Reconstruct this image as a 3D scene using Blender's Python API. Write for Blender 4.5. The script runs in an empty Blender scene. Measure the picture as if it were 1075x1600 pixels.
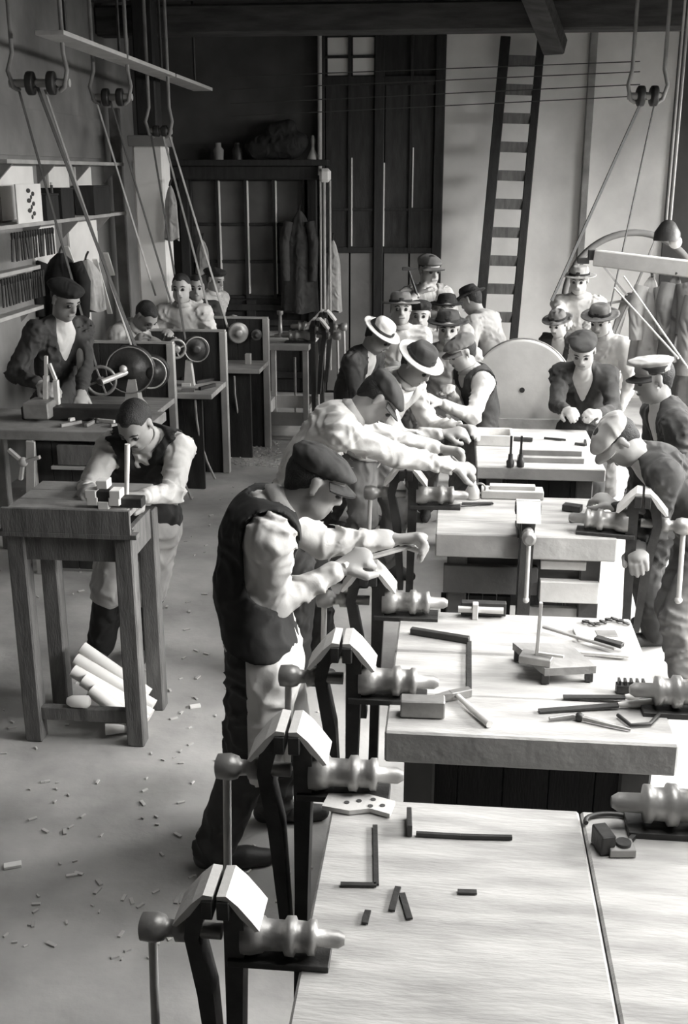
import bpy, math, random
import numpy as np
from mathutils import Vector, Matrix

random.seed(7); np.random.seed(7)
scene = bpy.context.scene
COL = scene.collection

# ---------------------------------------------------------------- camera
F = 1700.0; CAM_H = 2.35
PITCH = math.atan(530 / F); YAW = math.atan(177.5 / F * math.cos(PITCH))
fw = np.array([-math.sin(YAW) * math.cos(PITCH), math.cos(YAW) * math.cos(PITCH), -math.sin(PITCH)])
rt = np.array([math.cos(YAW), math.sin(YAW), 0.0]); upv = np.cross(rt, fw)
CAM = np.array([0.0, 0.0, CAM_H])
def at_y(x, y, Y):
    r = fw + rt * (x - 537.5) / F + upv * (800 - y) / F
    return CAM + r * (Y / r[1])
def at_x(x, y, X):
    r = fw + rt * (x - 537.5) / F + upv * (800 - y) / F
    return CAM + r * (X / r[0])
def at_z(x, y, z):
    r = fw + rt * (x - 537.5) / F + upv * (800 - y) / F
    return CAM + r * ((z - CAM_H) / r[2])
cam_d = bpy.data.cameras.new('camera'); cam = bpy.data.objects.new('camera', cam_d); COL.objects.link(cam)
cam_d.sensor_fit = 'AUTO'; cam_d.sensor_width = 36; cam_d.lens = 36 * F / 1600
cam.location = CAM; cam.rotation_euler = (math.pi / 2 - PITCH, 0, YAW)
cam_d.clip_start = 0.05; cam_d.clip_end = 100
scene.camera = cam

# ---------------------------------------------------------------- world, daylight, exposure
w = bpy.data.worlds.new('sky'); scene.world = w; w.use_nodes = True
bg = w.node_tree.nodes['Background']; bg.inputs[0].default_value = (0.93, 0.97, 1.0, 1); bg.inputs[1].default_value = 0.25
scene.view_settings.view_transform = 'Standard'; scene.view_settings.look = 'None'
scene.view_settings.gamma = 1.0; scene.view_settings.exposure = 0.4
scene.view_settings.use_curve_mapping = False
def area(name, loc, rot, sx, sy, power):
    d = bpy.data.lights.new(name, 'AREA'); d.shape = 'RECTANGLE'; d.size = sx; d.size_y = sy; d.energy = power
    d.color = (1.0, 0.99, 0.97)
    o = bpy.data.objects.new(name, d); COL.objects.link(o); o.location = loc; o.rotation_euler = rot
    return o
WIN_Y = [(2.3, 4.4), (5.0, 7.1), (7.7, 9.8), (10.7, 11.5)]  # last, narrow window is added out of view to brighten the back wall
WTOP = 2.95
for (a, b) in WIN_Y:      # overcast sky seen slantwise through the side windows
    area('window_daylight', (4.75, (a + b) / 2, 3.35), (0, math.radians(90 - 36), 0), 2.4, b - a + .4, 300 * (b - a) + 60).data.spread = math.radians(130)
SKY_Y = [(1.7, 4.2), (4.8, 7.3)]
for (a, b) in SKY_Y:      # roof lights added out of view to brighten the bench tops
    area('added_roof_light', (1.5, (a + b) / 2, 4.6), (0, 0, 0), 2.2, b - a, 100).data.spread = math.radians(100)

# ---------------------------------------------------------------- materials
MATS = {}
def mat(name, g, rough=0.8, metal=0.0, var=0.25, scale=6.0, bump=0.15, tint=(1.0, 0.985, 0.96), stretch=(1, 1, 1), detail=6, wrinkle=0.0):
    m = bpy.data.materials.new(name); m.use_nodes = True
    nt = m.node_tree; N = nt.nodes; L = nt.links; b = N['Principled BSDF']
    tc = N.new('ShaderNodeTexCoord'); mp = N.new('ShaderNodeMapping'); mp.inputs['Scale'].default_value = stretch
    no = N.new('ShaderNodeTexNoise'); no.inputs['Scale'].default_value = scale; no.inputs['Detail'].default_value = detail
    rp = N.new('ShaderNodeValToRGB')
    lo = g * (1 - var); hi = min(1.0, g * (1 + var))
    rp.color_ramp.elements[0].position = 0.32; rp.color_ramp.elements[1].position = 0.68
    rp.color_ramp.elements[0].color = (lo * tint[0], lo * tint[1], lo * tint[2], 1)
    rp.color_ramp.elements[1].color = (hi * tint[0], hi * tint[1], hi * tint[2], 1)
    L.new(tc.outputs['Object'], mp.inputs[0]); L.new(mp.outputs[0], no.inputs['Vector'])
    L.new(no.outputs[0], rp.inputs[0]); L.new(rp.outputs[0], b.inputs['Base Color'])
    b.inputs['Roughness'].default_value = rough; b.inputs['Metallic'].default_value = metal
    if bump > 0:
        n2 = N.new('ShaderNodeTexNoise'); n2.inputs['Scale'].default_value = scale * 6; n2.inputs['Detail'].default_value = 4
        bp = N.new('ShaderNodeBump'); bp.inputs['Strength'].default_value = bump; bp.inputs['Distance'].default_value = 0.01
        L.new(mp.outputs[0], n2.inputs['Vector']); L.new(n2.outputs[0], bp.inputs['Height']); L.new(bp.outputs[0], b.inputs['Normal'])
    if wrinkle > 0:
        n3 = N.new('ShaderNodeTexNoise'); n3.noise_type = 'RIDGED_MULTIFRACTAL'; n3.inputs['Scale'].default_value = 11; n3.inputs['Detail'].default_value = 2.5; n3.inputs['Distortion'].default_value = 0.8
        b3_ = N.new('ShaderNodeBump'); b3_.inputs['Strength'].default_value = wrinkle; b3_.inputs['Distance'].default_value = 0.03
        m3 = N.new('ShaderNodeMapping'); m3.inputs['Scale'].default_value = (1, 1, .75); m3.inputs['Rotation'].default_value = (.5, .4, .3)
        L.new(tc.outputs['Object'], m3.inputs[0]); L.new(m3.outputs[0], n3.inputs['Vector']); L.new(n3.outputs[0], b3_.inputs['Height'])
        if b.inputs['Normal'].links: L.new(b.inputs['Normal'].links[0].from_socket, b3_.inputs['Normal'])
        L.new(b3_.outputs[0], b.inputs['Normal'])
    MATS[name] = m; return m
mat('earth', 0.37, 0.95, var=0.28, scale=2.2, bump=0.5)
mat('plaster_white', 0.76, 0.9, var=0.16, scale=1.6, bump=0.25)
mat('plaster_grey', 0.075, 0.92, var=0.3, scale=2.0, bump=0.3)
mat('plaster_mid', 0.2, 0.92, var=0.25, scale=2.0, bump=0.3)
mat('ceiling_board', 0.06, 0.9, var=0.35, scale=3, bump=0.3, stretch=(1, 6, 6))
mat('dark_wood', 0.02, 0.75, var=0.35, scale=5, bump=0.3, stretch=(6, 6, 1))
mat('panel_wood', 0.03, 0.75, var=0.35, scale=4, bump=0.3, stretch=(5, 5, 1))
mat('table_wood', 0.13, 0.8, var=0.3, scale=6, bump=0.3, stretch=(5, 5, 1))
mat('edge_wood', 0.4, 0.8, var=0.15, scale=6, bump=0.2)
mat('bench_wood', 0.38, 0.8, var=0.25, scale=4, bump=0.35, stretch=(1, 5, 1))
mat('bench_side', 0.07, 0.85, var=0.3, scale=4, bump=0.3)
mat('under_bench_shade', 0.007, 0.9, var=0.3, scale=5, bump=0.3, stretch=(6, 6, 1))  # near-black tone standing in for the shade under the benches
mat('pale_wood', 0.6, 0.8, var=0.15, scale=6, bump=0.2)
mat('grey_wood', 0.25, 0.85, var=0.3, scale=5, bump=0.3)
mat('iron', 0.045, 0.5, 0.35, var=0.3, scale=10, bump=0.2)
mat('steel', 0.3, 0.42, 0.45, var=0.25, scale=10, bump=0.1)
mat('bright_steel', 0.66, 0.4, 0.25, var=0.12, scale=10, bump=0.05)
mat('lead', 0.55, 0.7, 0.0, var=0.1, scale=8, bump=0.15)
mat('skin', 0.29, 0.6, var=0.08, scale=8, bump=0.05)
mat('skin_pale', 0.37, 0.6, var=0.08, scale=8, bump=0.05)
mat('hair', 0.018, 0.7, var=0.4, scale=30, bump=0.6)
mat('eye', 0.02, 0.3, var=0.1, bump=0)
mat('lip', 0.2, 0.6, var=0.1, bump=0)
mat('cloth_white', 0.52, 0.9, var=0.1, scale=9, bump=0.08, wrinkle=0.8)
mat('cloth_light', 0.36, 0.9, var=0.14, scale=9, bump=0.08, wrinkle=0.8)
mat('cloth_mid', 0.15, 0.92, var=0.2, scale=9, bump=0.08, wrinkle=0.8)
mat('cloth_dark', 0.04, 0.92, var=0.3, scale=9, bump=0.08, wrinkle=0.8)
mat('cloth_black', 0.016, 0.92, var=0.3, scale=9, bump=0.08, wrinkle=0.8)
mat('leather', 0.03, 0.6, var=0.3, scale=9, bump=0.2)
mat('paper', 0.75, 0.85, var=0.06, scale=4, bump=0.05)
mat('ink', 0.05, 0.8, var=0.1, bump=0)
mat('belt', 0.1, 0.8, var=0.2, scale=10, bump=0.1)
mat('belt_light', 0.42, 0.8, var=0.2, scale=10, bump=0.1)
mat('disc_grey', 0.62, 0.85, var=0.12, scale=4, bump=0.15)
mat('pane_dim', 0.1, 0.35, var=0.3, scale=3, bump=0.02)
mat('straw', 0.5, 0.9, var=0.2, bump=0)
g = bpy.data.materials.new('dusty_glass'); g.use_nodes = True
nt = g.node_tree; nt.nodes.clear(); o_ = nt.nodes.new('ShaderNodeOutputMaterial'); mx = nt.nodes.new('ShaderNodeMixShader')
tr = nt.nodes.new('ShaderNodeBsdfTransparent'); gl = nt.nodes.new('ShaderNodeBsdfGlossy'); mx.inputs[0].default_value = 0.08
nt.links.new(tr.outputs[0], mx.inputs[1]); nt.links.new(gl.outputs[0], mx.inputs[2]); nt.links.new(mx.outputs[0], o_.inputs[0])
MATS['glass'] = g

# ---------------------------------------------------------------- helpers
def V(*a): return np.array(a, float)
def frame(d):
    d = np.asarray(d, float); d = d / (np.linalg.norm(d) + 1e-12)
    a = V(0, 0, 1) if abs(d[2]) < 0.9 else V(1, 0, 0)
    u = np.cross(a, d); u /= np.linalg.norm(u); return u, np.cross(d, u), d
class MB:
    def __init__(s): s.v = []; s.f = []; s.smooth = []
    def add(s, vs, fs, sm=False):
        n = len(s.v); s.v += [tuple(map(float, q)) for q in vs]
        s.f += [tuple(n + i for i in q) for q in fs]; s.smooth += [sm] * len(fs); return s
    def box(s, c, size, rz=0.0, b=None, R=None):
        hx, hy, hz = [q / 2 for q in size]
        if b is None: b = min(size) * 0.08
        b = min(b, min(hx, hy, hz) * 0.9)
        vs = []; idx = {}
        for sx in (-1, 1):
            for sy in (-1, 1):
                for sz in (-1, 1):
                    for ax in range(3):
                        p = [sx * (hx - b), sy * (hy - b), sz * (hz - b)]
                        p[ax] = (sx * hx, sy * hy, sz * hz)[ax]
                        idx[(sx, sy, sz, ax)] = len(vs); vs.append(p)
        fs = []
        for ax in range(3):
            o1, o2 = (ax + 1) % 3, (ax + 2) % 3
            for sg in (-1, 1):
                q = []
                for (a, c2) in ((-1, -1), (1, -1), (1, 1), (-1, 1)):
                    k = [0, 0, 0]; k[ax] = sg; k[o1] = a; k[o2] = c2; q.append(idx[(*k, ax)])
                fs.append(q if sg > 0 else q[::-1])
            for a in (-1, 1):
                for c2 in (-1, 1):
                    k1 = [0, 0, 0]; k1[o1] = a; k1[o2] = c2; k1[ax] = -1; k2 = list(k1); k2[ax] = 1
                    q = [idx[(*k1, o1)], idx[(*k2, o1)], idx[(*k2, o2)], idx[(*k1, o2)]]
                    fs.append(q[::-1] if a * c2 > 0 else q)
        for sx in (-1, 1):
            for sy in (-1, 1):
                for sz in (-1, 1):
                    q = [idx[(sx, sy, sz, 0)], idx[(sx, sy, sz, 1)], idx[(sx, sy, sz, 2)]]
                    fs.append(q if sx * sy * sz > 0 else q[::-1])
        if R is None:
            cz, sz_ = math.cos(rz), math.sin(rz); R = np.array([[cz, -sz_, 0], [sz_, cz, 0], [0, 0, 1]])
        return s.add([np.asarray(c) + R @ np.array(p) for p in vs], fs)
    def bar(s, a, b_, wd, th, side=None):      # rectangular bar from a to b
        a = np.asarray(a, float); b_ = np.asarray(b_, float); d = b_ - a; L = np.linalg.norm(d)
        u, v, d = frame(d)
        if side is not None:
            u = np.asarray(side, float) - d * np.dot(side, d); u /= np.linalg.norm(u); v = np.cross(d, u)
        return s.box((a + b_) / 2, (wd, th, L), R=np.array([u, v, d]).T)
    def cyl(s, a, b_, r0, r1=None, n=14, caps=True):
        r1 = r0 if r1 is None else r1
        a = np.asarray(a, float); b_ = np.asarray(b_, float); u, v, d = frame(b_ - a)
        cs = [(math.cos(2 * math.pi * i / n), math.sin(2 * math.pi * i / n)) for i in range(n)]
        vs = [a + r0 * (c * u + q * v) for c, q in cs] + [b_ + r1 * (c * u + q * v) for c, q in cs]
        s.add(vs, [(i, (i + 1) % n, n + (i + 1) % n, n + i) for i in range(n)], True)
        if caps: s.add(vs, [tuple(range(n))[::-1], tuple(range(n, 2 * n))])
        return s
    def lathe(s, o, axis, prof, n=20):          # prof: (along, radius)
        u, v, d = frame(axis); o = np.asarray(o, float); vs = []; fs = []
        for (t, r) in prof:
            for i in range(n):
                a = 2 * math.pi * i / n; vs.append(o + d * t + max(r, 1e-4) * (math.cos(a) * u + math.sin(a) * v))
        for k in range(len(prof) - 1):
            for i in range(n):
                fs.append((k * n + i, k * n + (i + 1) % n, (k + 1) * n + (i + 1) % n, (k + 1) * n + i))
        s.add(vs, fs, True)
        s.add([vs[i] for i in range(n)][::-1], [tuple(range(n))]); s.add([vs[-n + i] for i in range(n)], [tuple(range(n))])
        return s
    def tube(s, pts, r, n=8):
        pts = [np.asarray(q, float) for q in pts]; rs = r if isinstance(r, (list, tuple)) else [r] * len(pts)
        vs = []; fs = []; pu = None
        for i, q in enumerate(pts):
            d = pts[min(i + 1, len(pts) - 1)] - pts[max(i - 1, 0)]; d /= np.linalg.norm(d) + 1e-12
            if pu is None: u, v, _ = frame(d)
            else:
                u = pu - d * np.dot(pu, d); u /= np.linalg.norm(u) + 1e-12; v = np.cross(d, u)
            pu = u
            vs += [q + rs[i] * (math.cos(2 * math.pi * k / n) * u + math.sin(2 * math.pi * k / n) * v) for k in range(n)]
        for i in range(len(pts) - 1):
            fs += [(i * n + k, i * n + (k + 1) % n, (i + 1) * n + (k + 1) % n, (i + 1) * n + k) for k in range(n)]
        s.add(vs, fs, True); m = len(pts) * n
        s.add(vs, [tuple(range(n))[::-1], tuple(range(m - n, m))]); return s
    def ball(s, c, r, n=12, sq=(1, 1, 1)):
        c = np.asarray(c, float); vs = [c + V(0, 0, -r * sq[2])]; fs = []; rings = n // 2
        for k in range(1, rings):
            t = math.pi * k / rings - math.pi / 2
            for i in range(n):
                a = 2 * math.pi * i / n
                vs.append(c + r * V(sq[0] * math.cos(t) * math.cos(a), sq[1] * math.cos(t) * math.sin(a), sq[2] * math.sin(t)))
        vs.append(c + V(0, 0, r * sq[2])); m = len(vs) - 1
        for i in range(n):
            fs.append((0, 1 + (i + 1) % n, 1 + i)); b0 = 1 + (rings - 2) * n
            fs.append((b0 + i, b0 + (i + 1) % n, m))
        for k in range(rings - 2):
            for i in range(n):
                a = 1 + k * n; fs.append((a + i, a + (i + 1) % n, a + n + (i + 1) % n, a + n + i))
        return s.add(vs, fs, True)
    def ring(s, c, axis, R_, r, n=28, m=8):
        u, v, d = frame(axis); c = np.asarray(c, float); vs = []; fs = []
        for i in range(n):
            a = 2 * math.pi * i / n; e = math.cos(a) * u + math.sin(a) * v
            for j in range(m):
                t = 2 * math.pi * j / m; vs.append(c + e * (R_ + r * math.cos(t)) + d * r * math.sin(t))
        for i in range(n):
            for j in range(m):
                fs.append((i * m + j, ((i + 1) % n) * m + j, ((i + 1) % n) * m + (j + 1) % m, i * m + (j + 1) % m))
        return s.add(vs, fs, True)
    def prism(s, pts, o, ex, ey, th):            # outline (2-D) on axes ex, ey at o, extruded +-th/2 along ex x ey
        o = np.asarray(o, float); ex = np.asarray(ex, float); ey = np.asarray(ey, float); n_ = np.cross(ex, ey); k = len(pts)
        ar = sum(pts[i][0] * pts[(i + 1) % k][1] - pts[(i + 1) % k][0] * pts[i][1] for i in range(k))
        if ar < 0: pts = pts[::-1]
        vs = [o + a * ex + b * ey - n_ * th / 2 for a, b in pts] + [o + a * ex + b * ey + n_ * th / 2 for a, b in pts]
        fs = [tuple(range(k))[::-1], tuple(range(k, 2 * k))] + [(i, (i + 1) % k, k + (i + 1) % k, k + i) for i in range(k)]
        return s.add(vs, fs)
    def build(s, name, m, parent=None):
        off = V(0, 0, 0)
        if parent is not None:
            off = np.array(parent.location); q = parent.parent
            while q is not None: off = off + np.array(q.location); q = q.parent
        me = bpy.data.meshes.new(name)
        vs = np.array(s.v, float) - off
        me.from_pydata(vs.tolist(), [], s.f)
        me.polygons.foreach_set('use_smooth', s.smooth)
        me.materials.append(MATS[m]); me.update()
        o = bpy.data.objects.new(name, me); COL.objects.link(o)
        if parent is not None: o.parent = parent
        return o
def tag(o, label=None, cat=None, group=None, kind=None):
    if label: o['label'] = label
    if cat: o['category'] = cat
    if group: o['group'] = group
    if kind: o['kind'] = kind
    return o
def thing(name, label, cat, loc=(0, 0, 0), group=None):
    o = bpy.data.objects.new(name, None); COL.objects.link(o); o.location = [float(q) for q in loc]
    o.empty_display_size = 0.1
    return tag(o, label, cat, group)
def struct(o): o['kind'] = 'structure'; return o
def copy_tree(o, parent=None):
    c = o.copy(); COL.objects.link(c); c.parent = parent
    for ch in list(o.children): copy_tree(ch, c)
    return c
def bx(name, m, c, size, parent=None, rz=0.0, b=None): return MB().box(c, size, rz, b).build(name, m, parent)
def lerp(a, b, t): return np.asarray(a, float) * (1 - t) + np.asarray(b, float) * t

# ---------------------------------------------------------------- the room
XL, XR, YB, YF, ZC = -3.45, 3.3, 12.0, -1.6, 4.0
XC = (XL + XR) / 2; YC = (YB + YF) / 2
struct(bx('floor', 'earth', (XC, YC, -0.1), (XR - XL + 0.6, YB - YF + 0.6, 0.2), b=0.001))
struct(bx('wall_left', 'plaster_mid', (XL - 0.15, YC, ZC / 2), (0.3, YB - YF + 0.6, ZC), b=0.001))
wf = struct(bx('wall_front', 'plaster_grey', (XC, YF - 0.15, ZC / 2), (XR - XL, 0.3, ZC), b=0.001))
# right wall: sill wall, lintel wall, piers between tall windows
m = MB(); m.box((XR + 0.15, YC, 0.55), (0.3, YB - YF + 0.6, 1.1), b=0.001); m.box((XR + 0.15, YC, (WTOP + ZC) / 2), (0.3, YB - YF + 0.6, ZC - WTOP), b=0.001)
ys = [YF - 0.3] + [q for ab in WIN_Y for q in ab] + [YB + 0.3]
for i in range(0, len(ys), 2): m.box((XR + 0.15, (ys[i] + ys[i + 1]) / 2, (1.1 + WTOP) / 2), (0.3, ys[i + 1] - ys[i], WTOP - 1.1), b=0.001)
wr = struct(m.build('wall_right', 'plaster_mid'))
for i, (a, b) in enumerate(WIN_Y):
    wn = struct(MB().box((XR + 0.1, (a + b) / 2, 1.12), (0.22, b - a, 0.05)).build('window_%d' % (i + 1), 'grey_wood'))
    for q in (a + 0.03, b - 0.03): bx('window_frame', 'grey_wood', (XR + 0.1, q, 2.03), (0.08, 0.06, 1.84), wn)
    bx('window_frame', 'grey_wood', (XR + 0.1, (a + b) / 2, WTOP - .03), (0.08, b - a, 0.06), wn)
    for k in range(1, 4): bx('glazing_bar', 'grey_wood', (XR + 0.1, a + (b - a) * k / 4, 2.03), (0.04, 0.03, 1.8), wn)
    for k in range(1, 4): bx('glazing_bar', 'grey_wood', (XR + 0.1, (a + b) / 2, 1.12 + 1.8 * k / 4), (0.04, b - a, 0.03), wn)
    for r in range(4):
        for c in range(4):
            bx('pane', 'glass', (XR + 0.1, a + (b - a) * (r + .5) / 4, 1.14 + 1.78 * (c + .5) / 4), (0.006, (b - a) / 4 - 0.03, 0.41), wn, b=0.001)
# ceiling with two glazed roof lights, added unseen to brighten the benches
m = MB(); X0, X1 = 0.4, 2.6
m.box(((XL + X0) / 2, YC, ZC + 0.06), (X0 - XL, YB - YF, 0.12), b=0.001); m.box(((XR + X1) / 2, YC, ZC + 0.06), (XR - X1, YB - YF, 0.12), b=0.001)
ys = [YF] + [q for ab in SKY_Y for q in ab] + [YB]
for i in range(0, len(ys), 2): m.box(((X0 + X1) / 2, (ys[i] + ys[i + 1]) / 2, ZC + 0.06), (X1 - X0, ys[i + 1] - ys[i], 0.12), b=0.001)
ceil = struct(m.build('ceiling', 'ceiling_board'))
for k in range(12):
    bx('ceiling_joist', 'ceiling_board', (XC, YF + 0.5 + k * 1.05 + 0.3, ZC - 0.07), (XR - XL, 0.09, 0.14), ceil)
for (a, b) in SKY_Y:
    for k in range(1, 5): bx('glazing_bar', 'grey_wood', ((X0 + X1) / 2, a + (b - a) * k / 5, ZC + 0.08), (X1 - X0, 0.04, 0.05), ceil)
    for k in range(5): bx('pane', 'glass', ((X0 + X1) / 2, a + (b - a) * (k + .5) / 5, ZC + 0.1), (X1 - X0, (b - a) / 5 - 0.04, 0.006), ceil, b=0.001)
# tie beam and knee braces across the far end
struct(bx('trim_1', 'ceiling_board', (XC, 11.0, 3.72), (XR - XL, 0.26, 0.26)))
tb = bpy.data.objects['trim_1']
bb = struct(MB().bar(at_y(868, 75, 10.9), at_y(828, -30, 10.2), 0.2, 0.16).build('trim_2', 'ceiling_board'))
# back wall: dark boarded part on the left, whitewashed part on the right
XW = float(at_y(692, 300, YB)[0])
wb = struct(bx('wall_back', 'plaster_grey', ((XL + XW) / 2, YB + 0.15, ZC / 2), (XW - XL, 0.3, ZC), b=0.001))
wb2 = struct(bx('wall_back_white', 'plaster_white', ((XW + XR) / 2, YB + 0.13, ZC / 2), (XR - XW, 0.3, ZC), b=0.001))
wb2.name = 'wall_back_right'
# glazed double door at the far left
D0, D1, DZ = -2.95, -1.47, 2.42
d1 = struct(bx('door_1', 'dark_wood', ((D0 + D1) / 2, YB - 0.03, 0.53), (D1 - D0, 0.08, 1.04)))
for x in (D0 + 0.05, D1 - 0.05): bx('door_frame', 'dark_wood', (x, YB - 0.09, DZ / 2), (0.1, 0.16, DZ), d1)
bx('door_head', 'dark_wood', ((D0 + D1) / 2, YB - 0.11, DZ - 0.07), (D1 - D0 + 0.16, 0.2, 0.14), d1)
bx('door_cornice', 'dark_wood', ((D0 + D1) / 2, YB - 0.15, DZ + 0.03), (D1 - D0 + 0.26, 0.3, 0.06), d1)
xs = [float(at_y(q, 300, YB)[0]) for q in (300, 342, 386, 430, 476)]
zs = [1.05, 1.43, 1.82, 2.28]
for x in xs: bx('glazing_bar', 'dark_wood', (x, YB - 0.08, 1.66), (0.035, 0.07, 1.24), d1)
for z in zs: bx('glazing_bar', 'dark_wood', ((xs[0] + xs[-1]) / 2, YB - 0.065, z), (xs[-1] - xs[0], 0.05, 0.03), d1)
for i in range(4):
    for j in range(3):
        bx('pane', 'pane_dim', ((xs[i] + xs[i + 1]) / 2, YB - 0.045, (zs[j] + zs[j + 1]) / 2), (xs[i + 1] - xs[i] - 0.035, 0.012, zs[j + 1] - zs[j] - 0.03), d1, b=0.002)
for z in (0.2, 0.62, 0.78, 0.94): bx('panel_rail', 'dark_wood', ((D0 + D1) / 2, YB - 0.085, z), (D1 - D0 - 0.2, 0.05, 0.07), d1)
for x in (D0 + 0.14, -2.21, D1 - 0.14): bx('panel_stile', 'dark_wood', (x, YB - 0.083, 0.53), (0.1, 0.045, 0.98), d1)
# tall boarded door in the middle, with a four-pane light at its top
T0, T1 = -1.45, XW
d2 = struct(bx('door_2', 'dark_wood', ((T0 + T1) / 2, YB - 0.02, ZC / 2), (T1 - T0, 0.05, ZC - 0.02)))
for x, wd in ((-1.42, .06), (-0.82, .1), (-0.2, .1)): bx('door_stile', 'dark_wood', (x, YB - 0.07, ZC / 2), (wd, 0.08, ZC - 0.04), d2)
for x0, x1 in ((-1.38, -1.14), (-1.12, -0.88), (-0.76, -0.5), (-0.48, -0.26)):
    bx('door_board', 'panel_wood', ((x0 + x1) / 2, YB - 0.055, 2.4), (x1 - x0, 0.03, 1.66), d2)
    bx('lower_panel', 'plaster_mid', ((x0 + x1) / 2, YB - 0.055, 0.78), (x1 - x0, 0.03, 1.5), d2)
for x in (-1.13, -0.49): bx('glazing_bar', 'dark_wood', (x, YB - 0.065, 2.7), (0.03, 0.06, 2.3), d2)
for z, wd in ((1.56, .06), (3.25, .09), (3.72, .08), (1.98, .025)): bx('door_rail', 'dark_wood', ((T0 + T1) / 2, YB - 0.065, z), (T1 - T0 - 0.05, 0.055, wd), d2)
bx('glazing_bar', 'dark_wood', (-1.12, YB - 0.07, 3.48), (0.54, 0.04, 0.025), d2)
for x in (-1.25, -0.99):
    for z in (3.39, 3.58): bx('pane', 'paper', (x, YB - 0.05, z), (0.22, 0.012, 0.17), d2, b=0.002)
for x in xs[1:4]: bx('lit_edge_strip', 'paper', (x + .022, YB - 0.09, 1.68), (0.012, 0.05, 1.18), d1)  # pale strips painting the light on the bars' right edges
for x, z0, z1 in ((-1.105, 1.6, 2.5), (-0.765, 1.6, 2.45), (-0.465, 2.0, 2.6)): bx('lit_edge_strip', 'paper', (x, YB - 0.075, (z0 + z1) / 2), (0.012, 0.05, z1 - z0), d2)  # same painted edge light on the tall door
# slim post on the whitewashed wall
pp = struct(bx('trim_3', 'grey_wood', (1.31, YB - 0.07, 1.95), (0.07, 0.1, 3.9)))
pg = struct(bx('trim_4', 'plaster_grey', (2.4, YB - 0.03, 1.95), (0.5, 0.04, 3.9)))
# whitewashed column by the lathes
ct = at_y(238, 215, 10.8)
cl = thing('column', 'whitewashed square column rising behind the lathes at left', 'column', (ct[0] - 0.02, 10.8, 0))
bx('shaft', 'plaster_white', (ct[0] - 0.02, 10.8, 1.3), (0.3, 0.26, 2.6), cl)
bx('capital', 'plaster_mid', (ct[0] - 0.02, 10.8, 2.64), (0.36, 0.32, 0.1), cl)
bx('bolster', 'dark_wood', (ct[0] - 0.02, 10.8, 3.34), (0.2, 0.2, 1.3), cl)

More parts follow.
